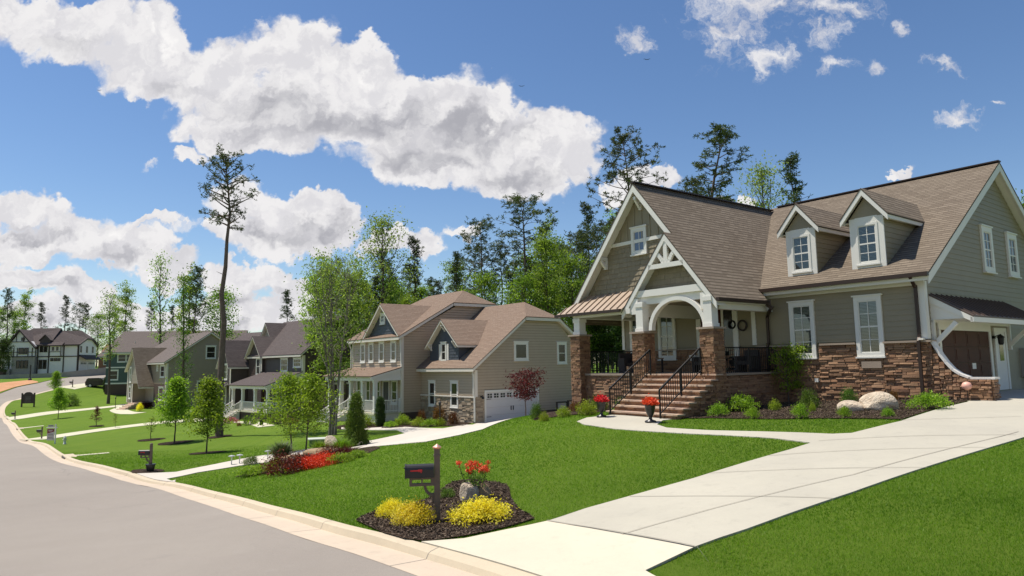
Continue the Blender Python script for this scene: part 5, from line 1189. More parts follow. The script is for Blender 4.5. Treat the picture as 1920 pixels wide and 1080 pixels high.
def make_pine(H=24,R=3.6,cb=.55,nb=34,tuft=.38,nq=11,m='lf_pine',seed=1,r0=None,gap=.2,ntf=5,thin=.045,flat=.35,low=2,shape='round'):
    rs=np.random.RandomState(seed);mb=MB();r0=r0 or H*.0095;N=10;pts=[]
    for k in range(N+1): pts.append((rs.normal()*H*.003*k/3,rs.normal()*H*.003*k/3,H*.98*k/N-.15*(k==0)))
    mb.tube(pts,[max(.03,r0*(1.15 if k==0 else 1)*(1-(k/N)**1.5*.93)) for k in range(N+1)],9,cap=False)
    TC=[];TT=[]
    def at_(t_): k=t_*N;i0=min(int(k),N-1);return np.array(pts[i0])*(1-(k-i0))+np.array(pts[i0+1])*(k-i0)
    for i in range(nb):
        q=(i+.5)/nb;t_=cb+(1-cb)*q
        if rs.rand()<gap*(1-q): continue
        az=i*2.399+rs.uniform(-.5,.5);w={'round':math.sqrt(max(.05,1-(1.75*q-.75)**2)),'cone':1.05-q*.9,'irr':rs.uniform(.35,1.)*(1.1-q*.7)}[shape]
        L_=R*w*rs.uniform(.6,1.1);el=.05+flat*q+rs.uniform(-.1,.25);e=at_(t_)+np.array([math.cos(az)*math.cos(el),math.sin(az)*math.cos(el),math.sin(el)])*L_
        pp=limb(mb,at_(t_),e,max(.02,r0*.32*(1-q*.5)),.012,rs,.1,5,5)
        tb=rs.uniform(.1,.7)
        for s_ in range(ntf):
            j=np.array(pp[rs.randint(2,6)]);d=rs.normal(size=3);d[2]=d[2]*.35+.25;e2=j+d/np.linalg.norm(d)*L_*rs.uniform(.08,.30)
            mb.tube([j,e2],[.014,.008],4,cap=False)
            for _ in range(3):
                TC.append(e2+rs.normal(size=3)*tuft*.6);TT.append(tb+rs.normal()*.12)
        TC.append(np.array(pp[-1]));TT.append(tb)
    for k in range(low):
        t_=rs.uniform(.3,cb);az=rs.uniform(0,6.28);a=at_(t_);mb.tube([a,a+np.array([math.cos(az),math.sin(az),.3])*rs.uniform(.3,1.2)],[.03,.01],4,cap=False)
    TC.append(np.array(pts[-1])+[0,0,.1]);TT.append(.4);TC=np.array(TC);TT=np.array(TT);n=len(TC)
    d=rs.normal(size=(n,nq,3));d[:,:,2]=d[:,:,2]*.7+.35;d/=np.linalg.norm(d,axis=2)[:,:,None]
    C=(TC[:,None]+d*tuft*.5).reshape(-1,3);dd=d.reshape(-1,3);V,F_=quads(C,np.full(len(C),tuft*.55)*rs.uniform(.6,1.2,len(C)),rs,thin/tuft*1.8,dirs=dd*6)
    tr=mb.build('trunk',MATS['bark_pine'],smooth=True);cr=mesh_np('crown',V,F_,MATS[m],None,np.clip(np.repeat(TT,nq)+rs.normal(size=n*nq)*.12,0,1));return H,tr,cr
def make_shrub(H=.8,R=.55,n=1500,leaf=.035,m='lf_shrub',seed=1,form='dome',stems=7,clump=26):
    rs=np.random.RandomState(seed);mb=MB();Cs=[];Ts=[]
    for k in range(clump):
        az=rs.uniform(0,6.283);
        if form=='dome':
            el=math.asin(rs.uniform(.02,1));r=rs.uniform(.55,1.0);c=np.array([R*r*math.cos(az)*math.cos(el),R*r*math.sin(az)*math.cos(el),H*(.12+.86*r*math.sin(el))]);s=R*.17
        elif form=='cone':
            z=rs.uniform(.04,1)**1.15;rr=R*(1-z)**.8*rs.uniform(.7,1.05)+.03;c=np.array([rr*math.cos(az),rr*math.sin(az),H*z]);s=R*.16
        elif form=='column':
            z=rs.uniform(.03,.97);rr=R*(math.sqrt(max(.05,1-(1.7*z-.7)**2*.9)))*rs.uniform(.75,1.);c=np.array([rr*math.cos(az),rr*math.sin(az),H*z]);s=R*.18
        elif form=='spread':
            r=rs.uniform(.1,1);c=np.array([R*r*math.cos(az),R*r*math.sin(az),H*(1-.55*r*r)*rs.uniform(.6,1.05)]);s=R*.13
        nn=int(n/clump*rs.uniform(.6,1.4));Cs.append(c+rs.normal(size=(nn,3))*s);Ts.append(rs.uniform(.2,.75)+rs.normal(size=nn)*.15)
        if k<stems*2:mb.tube([(rs.normal()*.03*R,rs.normal()*.03*R,-.03),c*.55,c],[.012*H+.004,.008*H+.003,.003],4,cap=False)
    C=np.concatenate(Cs);T_=np.concatenate(Ts);C[:,2]=np.abs(C[:,2])+.005
    tr=mb.build('stem',MATS['bark'],smooth=True);cr=crown_obj('foliage',C,leaf*rs.uniform(.6,1.3,len(C)),T_,m,rs);return H,tr,cr
def make_spiky(H=.8,R=.6,n=500,m='lf_grassy',seed=1,w=.012):
    rs=np.random.RandomState(seed);V=[];F_=[];T_=[]
    for k in range(n):
        az=rs.uniform(0,6.283);el=rs.uniform(.55,1.5);L_=H*rs.uniform(.7,1.15);b=np.array([rs.normal()*R*.12,rs.normal()*R*.12,0]);d=np.array([math.cos(az)*math.cos(el),math.sin(az)*math.cos(el),math.sin(el)]);s=np.array([-math.sin(az),math.cos(az),0])*w
        m_=b+d*L_*.6;e=b+d*L_*.95+np.array([math.cos(az),math.sin(az),-.6])*L_*.18;i=len(V);V+=[b-s,b+s,m_+s,m_-s,e];F_+= [(i,i+1,i+2,i+3),(i+3,i+2,i+4,i+4)];T_+=[rs.uniform(0,1)]*2
    me=bpy.data.meshes.new('foliage');F2=[f if f[2]!=f[3] else f[:3] for f in F_];me.from_pydata([tuple(v) for v in V],[],F2);a=me.attributes.new('tint','FLOAT','FACE');a.data.foreach_set('value',np.array(T_,np.float32));me.materials.append(MATS[m]);o=bpy.data.objects.new('blades',me);COL.objects.link(o);return H,o,None
PROTO={}
def plant(kind,loc,h=None,rz=0.,label=None,cat='tree',group=None,name='tree',w=1.,tilt=0.):
    f,first=PROTO[kind]
    if first is None:
        H,a,b=f();PROTO[kind]=(f,(H,a,b));parts=[a]+([b] if b else [])
    else:
        H,a,b=first;parts=[]
        for q in [a]+([b] if b else []):
            c=q.copy();COL.objects.link(c);parts.append(c)
    e=empty(name,loc,rz,label,cat,group);s=(h or H)/H;e.scale=(s*w,s*w,s)
    if tilt:e.rotation_euler=(tilt,0,rz)
    for q in parts:q.parent=e
    return e
def on(u,v,dz=0.): p=hit(u,v);return (p[0],p[1],p[2]+dz)
def onY(u,Y):
    d=ray(u,690);x=d[0]*Y/d[1];return (x,Y,T(x,Y))
def hgt(v,p): # height of pixel row v above point p
    Y=p[1];u=960+F*0;d0=None
    # solve using column direction
    q=np.array(p)-CAM;k=q@fw;uu=960+F*(q@rt)/k;d=ray(uu,v);z=CAMZ+d[2]*(p[1]/d[1]);return z-p[2]
P=PROTO
P['dec1']=(lambda:make_dec(18,4.0,.25,30,6200,.15,'lf_forest',seed=1,spread=.10,gap=.25),None)
P['dec2']=(lambda:make_dec(18,3.2,.25,28,5200,.14,'lf_forest2',seed=2,shape='vase',spread=.10,gap=.3),None)
P['dec3']=(lambda:make_dec(17,4.3,.18,32,6800,.15,'lf_forest',seed=3,shape='round',spread=.11,gap=.25),None)
P['decpale']=(lambda:make_dec(19,4.4,.3,34,4600,.12,'lf_pale',seed=4,shape='oval',asc=1.1,spread=.10),None)
P['decdark']=(lambda:make_dec(16,4.4,.12,32,11000,.18,'lf_dark',seed=5,shape='oval',spread=.12),None)
P['pine1']=(lambda:make_pine(24,3.9,.52,40,.42,9,seed=6,thin=.05,ntf=4,gap=.3),None)
P['pine2']=(lambda:make_pine(22,3.1,.42,36,.42,9,seed=7,shape='cone',thin=.05,gap=.4,ntf=4),None)
P['pine3']=(lambda:make_pine(24,3.6,.62,26,.40,9,seed=8,shape='irr',thin=.05,gap=.2,ntf=5),None)
P['pinelone']=(lambda:make_pine(20,2.35,.74,34,.2,7,seed=19,shape='round',thin=.03,gap=.05,ntf=6,low=5,r0=.24,flat=.6),None)
P['pineA']=(lambda:make_pine(21,3.3,.5,46,.27,11,seed=21,shape='round',thin=.035,gap=.15,ntf=5),None)
P['pineB']=(lambda:make_pine(21,3.9,.42,44,.27,11,seed=22,shape='irr',thin=.035,gap=.2,ntf=5),None)
P['maple']=(lambda:make_dec(4.6,1.35,.24,48,7500,.075,'lf_maple',seed=31,r0=.04,shape='cone',spread=.13,asc=.85),None)
P['maple2']=(lambda:make_dec(4.8,1.5,.22,48,7500,.075,'lf_maple',seed=32,r0=.04,shape='cone',spread=.13,gap=.2,asc=.7),None)
P['fore']=(lambda:make_dec(4.0,2.1,.2,64,11000,.06,'lf_maple',seed=33,r0=.035,shape='cone',spread=.10,asc=.4,trunks=2,gap=.15),None)
P['birch']=(lambda:make_dec(13,3.6,.30,78,5200,.085,'lf_pale',bark='bark_birch',seed=34,r0=.10,shape='round',trunks=6,spread=.12,asc=1.1),None)
P['ivy']=(lambda:make_dec(13,.7,.10,40,3000,.09,'lf_shrub',seed=35,r0=.16,shape='oval',spread=.45),None)
P['thin']=(lambda:make_dec(11,1.9,.4,26,1700,.09,'lf_pale',seed=36,r0=.13,shape='vase',spread=.12,asc=1.0),None)
P['jmaple']=(lambda:make_dec(3.1,1.6,.5,30,3000,.06,'lf_red',seed=37,r0=.035,shape='vase',spread=.09,asc=.22),None)
P['redtree']=(lambda:make_dec(2.2,.6,.2,22,900,.05,'lf_red',seed=38,r0=.025,shape='cone',spread=.14),None)
P['sapling']=(lambda:make_dec(2.2,.55,.3,12,420,.05,'lf_maple',seed=39,r0=.022,shape='oval',spread=.15),None)
P['cypress']=(lambda:make_shrub(3.3,.8,22000,.05,'lf_shrub',41,'cone',clump=330),None)
P['arbor']=(lambda:make_shrub(3.0,.5,18000,.045,'lf_dark',42,'column',clump=260),None)
P['shrub']=(lambda:make_shrub(.7,.6,2600,.032,'lf_shrub',43,clump=60),None)
P['shrub_s']=(lambda:make_shrub(.42,.6,2200,.032,'lf_maple',44,'spread',clump=60),None)
P['yellow']=(lambda:make_shrub(.42,.62,5200,.026,'lf_yellow',45,'spread',clump=120),None)
P['lime']=(lambda:make_shrub(.5,.55,1800,.034,'lf_lime',46,clump=50),None)
P['burgundy']=(lambda:make_shrub(.6,.65,2600,.03,'lf_red',47,clump=60),None)
P['rust']=(lambda:make_shrub(.6,.5,1500,.035,'lf_rust',48,clump=40),None)
P['redfl']=(lambda:make_shrub(.32,.75,2200,.03,'fl_red',49,'spread',clump=70),None)
P['pinkfl']=(lambda:make_shrub(.4,.7,1500,.04,'fl_pink',50,'spread',clump=50),None)
P['crape']=(lambda:make_dec(2.0,.85,.25,40,4600,.045,'lf_maple',seed=51,r0=.03,shape='round',spread=.15,trunks=3),None)
P['spiky']=(lambda:make_spiky(.95,.8,700,'lf_grassy',52,.014),None)
P['spikyg']=(lambda:make_spiky(.8,.8,600,'lf_blade',53,.01),None)
rr=random.Random(5)
# near specimens
def pl(kind,u,v,vt,label,cat='tree',name='tree',w=1.,group=None,rz=None,dz=0):
    p=on(u,v,dz);return plant(kind,p,max(.1,hgt(vt,p)),rz if rz is not None else rr.uniform(0,6.28),label,cat,group,name,w)
pl('maple',327,831,710,'young maple with pointed green crown, left of the two on the lawn',w=1.1)
pl('maple2',387,850,711,'young maple with loose bright crown in front of the tall bare pine trunk',group=None)
p=on(411,819);plant('pinelone',p,hgt(288,p),1.2,'very tall lone pine with bare trunk and sparse crown standing on the lawn','tree',None,'pine_tree')
pl('fore',563,846,704,'wide bright green young tree rising from the landscaped bed by the grassy clump',w=1.0)
pl('birch',626,815,505,'multi stemmed birch clump with pale trunks in front of the tan house porch',name='birch_tree',w=.9)
pl('cypress',667,837,742,'cone shaped dark evergreen at the end of the landscaped bed by the neighbour driveway','shrub','conical_evergreen',w=.95)
pl('arbor',713,800,744,'dark narrow columnar evergreen beside the tan house porch','shrub','columnar_evergreen',w=.85)
q=onY(984,43.5);plant('jmaple',q,hgt(703,q),.6,'small red leaved maple in front of the white garage door','tree',None,'red_maple',1.)
pl('maple',109,785,728,'small green tree with oval crown beside the second front walk',w=1.1)
pl('maple2',104,742,697,'small pale green tree behind the lower one, near the far street bend',w=.9)
pl('redtree',180,800,762,'small dark red leaved tree on the lawn between the two long front walks',name='red_tree',w=1.1)
pl('sapling',216,802,777,'slender green sapling right beside the long pale walk',name='sapling')
pl('sapling',282,824,784,'thin sapling in a round mulch ring behind the mailbox with the planter',name='sapling',w=1.3)
pl('shrub',132,761,738,'round dark bush on the lawn right of the small oval tree','shrub','bush',w=.8)
pl('thin',203,757,560,'tall thin trunked tree with sparse pale foliage in front of the green house')
p=onY(346,80);plant('ivy',p,hgt(512,p),.4,'trunk wrapped in bright green ivy in front of the taupe gable','tree',None,'ivy_covered_tree',.75)
pl('thin',297,752,495,'tall thin tree rising left of the taupe house, foliage only near its top',w=.8)
pl('arbor',199,735,706,'small dark evergreen shrub by the green house basement','shrub','evergreen_shrub')
# house A bed
for (u,v,vt,k,w,lb,nm) in ((1502,755,660,'crape',.85,'crape myrtle shrub with airy green crown against the stone base',"flowering_shrub"),(1519,768,724,'shrub',.8,'round green shrub directly under the airy crape myrtle','shrub'),(1593,762,723,'shrub',.75,'upright green shrub against the stone wall behind the left boulder','shrub'),(1676,752,727,'rust',.8,'small rusty orange shrub behind the big pale boulder','shrub'),
 (1347,782,757,'shrub_s',1.0,'bright green low shrub nearest the right side of the stone steps','shrub'),(1392,773,742,'shrub_s',1.2,'large bright green low shrub in the mulch just right of the steps, behind the others','shrub'),(1410,786,764,'shrub_s',1.0,'low green shrub in front of the larger one right of the steps','shrub'),(1453,771,748,'lime',.85,'lime yellow shrub in the mulch between the steps and the crape myrtle','shrub'),(1500,786,758,'shrub_s',.85,'low green shrub beside a lime tuft below the crape myrtle','shrub'),(1524,774,753,'lime',.55,'small lime coloured tuft below the crape myrtle','shrub'),(1583,784,762,'shrub_s',.9,'low green shrub in front of the left boulder','shrub'),(1664,783,764,'shrub_s',.9,'low green shrub in front of the big boulder','shrub'),(1742,768,738,'shrub_s',1.5,'widest low green shrub below the downspout at the garage corner','shrub'),(1446,752,730,'shrub',.9,'dark green shrub in the shaded corner left of the crape myrtle','shrub')):
    pl(k,u,v,vt+4,lb,'shrub',nm,w*(.62 if k!='crape' else 1.))
for (u,v,vt,k,w,lb) in ((1020,790,772,'lime',1.,'yellow green shrub leftmost below the lattice screen'),(1056,782,762,'lime',1.2,'yellow green shrub between the lattice screen and the porch column'),(1100,778,752,'lime',1.3,'largest yellow green shrub beside the left porch column'),(1078,772,750,'rust',1.2,'dull olive shrub behind the yellow green ones'),(1125,770,738,'shrub',1.1,'green shrub at the foot of the left stone column'),(1005,786,752,'shrub',.7,'upright green shrub at the garage corner of the tan house'),(1162,770,742,'shrub',.8,'green shrub in the corner left of the stone steps')):
    pl(k,u,v,vt+3,lb,'shrub','shrub',w*.62)
# mailbox bed
for (u,v,vt,w,lb) in ((735,972,944,.72,'yellow golden shrub leftmost in the mailbox bed'),(775,985,950,.85,'yellow golden shrub just left of the mailbox post'),(902,981,945,1.1,'largest yellow golden shrub right of the mailbox post')):
    pl('yellow',u,v,vt,lb,'shrub','golden_shrub',w)
pl('shrub',840,935,915,'tiny green plant behind the mailbox post','plant','small_plant',.9)
# landscaped bed shrubs
for (u,v,vt,k,w,lb,nm) in ((527,862,822,'spiky',1.,'grey green spiky grass clump beside the young tree','grass_clump'),(533,889,852,'burgundy',1.,'dark burgundy shrub at the left end of the red flowers','shrub'),(560,872,850,'burgundy',.9,'burgundy shrub behind the red flowers','shrub'),(622,862,836,'burgundy',1.,'burgundy shrub between the boulder and the cone evergreen','shrub'),(652,856,838,'burgundy',.9,'small burgundy shrub in front of the cone evergreen','shrub'),(640,850,815,'spikyg',1.,'tall green grass clump beside the pale block','grass_clump'),(600,850,822,'spikyg',1.1,'tall green grass clump behind the boulder','grass_clump'),(470,871,854,'shrub',1.,'round green shrub at the left end of the bed near the path lights','shrub'),(515,880,862,'lime',.8,'light green shrub at the foot of the spiky clump','shrub'),(470,893,878,'shrub_s',1.4,'low green ground shrub leftmost on the bed edge','shrub'),(505,888,872,'shrub_s',1.3,'low green ground shrub left of the burgundy shrub','shrub'),(640,868,853,'shrub_s',1.3,'low dark green shrub right of the red flowers','shrub'),(672,858,846,'shrub_s',1.1,'low dark green shrub nearest the lawn below the cone evergreen','shrub')):
    pl(k,u,v,vt,lb,'shrub',nm,w)
for (u,v,vt,w,lb) in ((572,880,864,1.,'bright red flowers left of the boulder foot'),(605,873,856,1.,'bright red flowers in front of the boulder'),(590,877,862,.9,'bright red flowers between the two other red patches')):
    pl('redfl',u,v,vt,lb,'flowers','flower_bed',w)
# tan house and charcoal house planting
for (u,v,vt,k,w,lb) in ((755,797,778,'lime',1.,'round yellow green shrub below the tan house corner'),(784,799,783,'lime',1.1,'light green shrub in the middle of the bed by the tan house'),(806,800,786,'shrub_s',1.3,'low green shrub in the bed by the tan house'),(826,799,784,'lime',.9,'light green shrub right of the black lamp post'),(790,792,766,'rust',.55,'reddish shrub against the tan house wall'),(822,790,758,'rust',.6,'tall reddish shrub in front of the tan house stone wall'),(850,796,770,'rust',.6,'brownish shrub beside the tan house downspout'),(683,800,778,'lime',1.,'yellow green shrub beside the tan house porch base'),(655,803,789,'shrub',1.,'green shrub at the foot of the tan house steps'),(734,802,790,'shrub_s',1.2,'low green shrub right of the dark columnar evergreen'),(490,798,766,'arbor',.8,'small cone evergreen at the charcoal house steps'),(468,797,778,'shrub',1.2,'green shrub beside the charcoal house steps'),(432,794,782,'pinkfl',1.,'pink flowering shrub at the foot of the charcoal house steps'),(448,799,790,'rust',1.,'reddish low shrub before the charcoal house steps'),(520,795,774,'shrub',1.2,'green shrub below the charcoal house porch railing'),(545,795,776,'rust',1.3,'reddish shrub below the charcoal house porch'),(262,771,757,'yellow',.45,'yellow shrub at the taupe house steps'),(272,766,752,'burgundy',1.2,'dark red shrub at the taupe house steps'),(249,762,746,'sapling',1.,'spindly green plant by the taupe house walk'),(300,771,762,'shrub',1.,'dark shrub below the taupe house entry')):
    pl(k,u,v,vt+2,lb,'shrub','shrub',w*.8)
# --- woodland, tree by tree
WREC=[]
def wood(kind,u,vt,Y,label=None,group='trees behind the houses',name='tree',w=1.):
    p=onY(u,Y);o=plant(kind,p,hgt(vt,p),rr.uniform(0,6.28),label,'tree',group,name,w*rr.uniform(.92,1.08));WREC.append((u,o));return o
def woodv(kind,u,vt,Y,label,name='pine_tree',w=1.): return wood(kind,u,vt,Y,label,None,name,w)
woodv('pine1',988,369,82,'largest dark pine with wide crown rising above the tan house garage roof',w=1.25)
woodv('pine1',905,411,88,'dark round topped pine left of the largest pine',w=.95)
woodv('pineA',1190,246,58,'dark pine whose round crown rises just left of the steep front gable peak')
woodv('pineB',1357,234,56,'tall pine with spreading irregular crown above the front gable ridge',w=1.35)
woodv('pineA',1318,333,52,'low pine top directly left of the spreading pine above the ridge',w=.9)
woodv('pine2',1511,289,62,'slim pine above the left dormer')
woodv('decpale',1452,328,60,'airy light green tree left of the slim pine above the dormer',name='tree',w=.9)
woodv('decpale',716,424,80,'tall airy pale green tree behind the tan house front gable',name='tree',w=1.1)
woodv('pine2',776,441,84,'thin dark pine just right of the tall pale green tree')
woodv('pine2',856,470,100,'small distant pine between the pale tree and the round topped pine')
woodv('dec3',414,552,120,'round dense tree behind the lone pine trunk',name='tree')
woodv('pine3',363,500,115,'dark pine with clumped crown left of the lone tall pine')
woodv('dec2',232,540,140,'bright green upright tree above the long grey roof',name='tree')
woodv('pine2',117,553,190,'single dark pine above the half timbered house roof')
woodv('pine2',537,543,130,'small pine seen between the charcoal house gable and the birch')
rw=random.Random(17)
tops=[(560,540),(600,500),(640,505),(680,500),(700,470),(760,500),(800,520),(840,500),(880,490),(930,470),(970,500),(1010,440),(1045,420),(1075,415),(1110,400),(1150,390),(1200,420)]
def topat(u):
    for a,b in zip(tops,tops[1:]):
        if a[0]<=u<=b[0]: return a[1]+(b[1]-a[1])*(u-a[0])/(b[0]-a[0])
    return 500
ZN=((0,'left of the tan house'),(700,'above the tan house front gable'),(850,'above the tan house garage'),(1040,'between tan and sage houses'))
for i in range(54):
    u=600+i*10.9+rw.uniform(-5,5);row=i%4;Y=(70,84,98,112)[row]+rw.uniform(-4,4)
    if u<760 and Y<80: Y+=14
    k=rw.choice(['dec1','dec2','dec3','dec2','pine1','pine2','pine3','dec1']);vt=topat(u)+rw.uniform(0,70)-(10 if row==3 else -25)
    pn=k.startswith('pine')
    if pn: vt-=20
    z=[q[1] for q in ZN if u>=q[0]][-1]
    wood(k,u,vt,Y,('dark pine in the wood ' if pn else 'leafy tree in the wood ')+z,('pines ' if pn else 'leafy trees ')+z,'pine_tree' if pn else 'tree')
for (u,vt,Y,k) in ((588,515,72,'dec2'),(612,498,66,'dec2'),(645,520,66,'dec1'),(672,505,70,'dec2')):
    wood(k,u,vt,Y,'green leafy tree between charcoal and tan houses','trees between the charcoal and tan houses')
for i in range(14):
    u=1085+i*9;wood(rw.choice(['dec3','decdark','dec1']),u,rw.uniform(520,600),rw.uniform(68,76),'low leafy tree at the wood edge behind the porch','trees at the wood edge')
for i in range(20):
    u=1210+i*95;wood(rw.choice(['dec1','pine2','dec3','pine1']),u,(540 if u<1900 else 380)+rw.uniform(-30,30),rw.uniform(62,75) if u<1900 else rw.uniform(44,54),'tree behind the sage house, hidden by its roof','trees behind the sage house')
for (u,vt,Y,k,lb) in ((8,541,150,'pine3','leftmost dark pine at the photo edge beside the half timbered house'),(40,552,172,'dec2','tall airy tree above the left gable of the half timbered house'),(72,566,185,'pine2','dark pine right above the half timbered house gable'),(145,568,195,'pine1','left one of two close pines above the half timbered house garage'),(156,570,196,'pine3','right one of two close pines above the half timbered house garage'),(181,592,190,'dec3','small tree at the right end of the half timbered house roof'),(-15,580,150,'dec3','dense green tree at the left photo edge'),(22,585,165,'dec1','green tree close behind the left corner of the half timbered house'),(5,640,140,'decdark','low dark green tree beside the stone porch of the half timbered house'),(212,575,150,'dec2','pale green tree just left of the bright upright one above the grey roof'),(280,565,150,'pine3','pine cluster tree above the middle of the long grey roof'),(320,572,160,'pine2','small pine above the right part of the long grey roof'),(350,515,118,'dec2','light green tree just left of the clumped pine'),(456,625,150,'dec3','small distant tree above the roof between the taupe and charcoal houses')):
    wood(k,u,vt,Y,lb,None,'pine_tree' if k[0]=='p' else 'tree')
for i in range(46):
    u=-260+i*19+rw.uniform(-6,6);wood(rw.choice(['dec1','dec3','decdark','pine2']),u,rw.uniform(640,668),rw.uniform(215,228),'small distant tree in the far tree line','far tree line')

ORD='first second third fourth fifth sixth seventh eighth ninth tenth eleventh twelfth thirteenth fourteenth fifteenth sixteenth seventeenth eighteenth nineteenth twentieth'.split()
gr={}
for u,o in WREC:
    if o.get('group') and o['group'] not in('far tree line','trees behind the sage house'): gr.setdefault(o['group'],[]).append((u,o))
for g,l in gr.items():
    l.sort(key=lambda q:q[0])
    if len(l)<2 or len(l)>20: continue
    for k,(u,o) in enumerate(l): o['label']=o['label']+', '+ORD[k]+' from left'
# ------------------------------------------------------------------ street furniture and small things
def mailbox(u,v,vt,label,finial=True,copperc=False,planter=False,flag=True,face=None,sc=None):
    p=on(u,v,-.0);h=hgt(vt,p);s=h/1.5;e=empty('mailbox',(p[0],p[1],p[2]),0,label,'mailbox','mailboxes along the street');e.scale=(s,s,s)
    # local -x points to the street
    i=inplace(p,LC);t_=LC[min(i+1,len(LC)-1)]-LC[max(i-1,0)];d=LC[i]-np.array(p[:2]);ang=face if face is not None else math.atan2(d[1],d[0])+math.pi
    e.rotation_euler=(0,0,ang)
    q=MB();q.box(-.055,-.055,-.15,.055,.055,1.38);q.box(-.065,-.065,1.24,.065,.065,1.27)
    q.build('post',M['post_wood'],e,bevel=.006)
    q=MB();q.lathe((0,0,1.38),[(.075,0),(.085,.02),(.085,.035),(.03,.07),(.0,.09)],4 if not copperc else 12);q.build('post_cap',M['copper' if copperc else 'post_wood'],e)
    # arm, scroll brace
    q=MB();q.box(-.52,-.05,.70,-.055,.05,.745);q.box(-.52,-.05,.82,-.055,.05,.85);q.box(-.52,-.05,.745,-.47,.05,.82);q.box(-.12,-.05,.745,-.055,.05,.82);q.box(-.30,-.05,.745,-.27,.05,.82)
    pts=[Vector((-.06-.17*math.sin(a),0,.52+.19*(1-math.cos(a)))) for a in np.linspace(0,1.5,7)]
    for a,b in zip(pts,pts[1:]):q.bar(a,b+(b-a)*.15,.05,.07,(0,1,0))
    q.box(-.10,-.025,.40,-.055,.025,.56);q.build('arm',M['post_wood'],e)
    # box: rounded top
    q=MB();W_=.105;prof=[(-W_,.86),(-W_,1.0)]+[(-W_*math.cos(a),1.0+W_*math.sin(a)) for a in np.linspace(.15,math.pi-.15,9)]+[(W_,1.0),(W_,.86)]
    a=[(-.58,y,z) for y,z in prof];q.slab(a,(.52,0,0));q.build('box',M['mbox'],e,bevel=.004)
    q=MB();prof2=[(y*1.06,.93+(z-.93)*1.05) for y,z in prof];q.slab([(-.605,y,z) for y,z in prof2],(.03,0,0));q.box(-.63,-.02,1.03,-.6,.02,1.05);q.build('box_door',M['mbox'],e)
    if flag:
        q=MB();q.box(-.50,-.125,.985,-.36,-.112,1.005);q.box(-.36,-.125,.975,-.28,-.112,1.015);q.box(-.31,-.125,.955,-.29,-.11,.98);q.build('flag',M['red_flag'],e)
    if planter:
        q=MB();q.lathe((0,0,0),[(.16,0),(.19,.1),(.24,.34),(.27,.36),(.25,.38)],8);g=tag(q.build('planter',M['pot']),'dark tapered planter around the base of the second mailbox post','planter');g.location=(p[0],p[1],p[2]);g.scale=(s,s,s)
    return e
fa=math.atan2(*(np.array(hit(680,990)[:2])-np.array(hit(860,985)[:2]))[::-1])
mailbox(820,981,829,'nearest black mailbox with red flag on a copper capped wooden post in mulch',copperc=True,face=math.radians(8))
mailbox(282,884,829,'dark mailbox on a post rising from a planter beside the neighbour driveway',planter=True,face=math.radians(4))
mailbox(78,823,799,'dark mailbox beside the white hanging real estate sign',flag=False,face=0)
mailbox(28,786,769,'dark mailbox at the curb end of the farther long front walk',flag=False,face=0)
mailbox(136,726,711,'farthest small dark mailbox near the parked car',flag=False,face=0)
# urns with red flowers
PROTO['geran']=(lambda:make_shrub(.26,.27,900,.034,'fl_red',61,'dome',clump=60),None)
for k,(u,v,vt,side) in enumerate(((1128,783,740,'left'),(1220,793,744,'right'))):
    p=on(u,v,.02);h=hgt(vt,p);e=empty('urn_planter',p,0,'black urn with red flowers at the %s foot of the stone steps'%side,'planter','urns of red flowers by the steps')
    q=MB();q.lathe((0,0,0),[(.17,0),(.19,.02),(.17,.05),(.06,.09),(.05,.16),(.08,.2),(.13,.30),(.16,.42),(.17,.52),(.2,.54),(.19,.56),(.13,.56)],20);q.build('urn',M['pot'],e,smooth=True)
    q=MB();q.lathe((0,0,.49),[(.14,0),(.14,.06)],12);q.build('soil',M['mulch'],e)
    H_,a,b=(PROTO['geran'][1] or PROTO['geran'][0]()) ;first=PROTO['geran'][1] is None;PROTO['geran']=(PROTO['geran'][0],(H_,a,b))
    if not first:a=a.copy();b=b.copy();COL.objects.link(a);COL.objects.link(b)
    a.name='flower_stem';b.name='flower_head'
    for o in(a,b):o.parent=e;o.location=(0,0,.55);o.scale=(1,1,.9)
    e.scale=(h/.8,)*3
# boulders
def rock(u,v,w,h,label,m='rock',seed=1,name='boulder',rz=0,sy=.8,dz=0,flat=None):
    rs=np.random.RandomState(seed);bm_=MB();import bmesh
    bm=bmesh.new();bmesh.ops.create_icosphere(bm,subdivisions=4,radius=1)
    D_=rs.normal(size=(9,3));D_/=np.linalg.norm(D_,axis=1)[:,None];O_=rs.uniform(.62,.92,9);ph=rs.uniform(0,6,(6,3));fq=rs.uniform(1.5,5,(6,3))
    for v_ in bm.verts:
        n=np.array(v_.co);k=1.
        for d,o in zip(D_,O_):
            t_=n@d
            if t_*k>o:k=o/t_*.97+k*.03
        k*=1+.03*sum(math.sin(fq[i]@n+ph[i][0]) for i in range(6))/2
        v_.co=Vector(n*k)
    me=bpy.data.meshes.new(name);bm.to_mesh(me);bm.free();me.polygons.foreach_set('use_smooth',[True]*len(me.polygons));me.materials.append(M[m]);o=bpy.data.objects.new(name,me);COL.objects.link(o);p=on(u,v);o.location=(p[0],p[1],p[2]+h*.30+dz);o.scale=(w/2,w/2*sy,h*.62);o.rotation_euler=(0,0,rz);tag(o,label,'rock');return o
rock(1648,770,1.0,.58,'large pale boulder in front of the stone wall',seed=3,sy=.7,rz=-.4);rock(1597,772,.85,.36,'lower pale boulder left of the large one',seed=4,sy=.6,rz=-.3)
rock(880,941,.40,.5,'cracked pale rock leaning among the red flowers in the mailbox bed',seed=5,rz=.3)
rock(903,936,.42,.34,'brown veined rock right behind the cracked pale rock',m='rock2',seed=6,rz=.5)
rock(602,862,1.7,.55,'big brown boulder behind the red flowers',m='rock2',seed=7,sy=.5,rz=.35);rock(618,843,.8,.75,'pale square block behind the big boulder',seed=8,sy=.7)
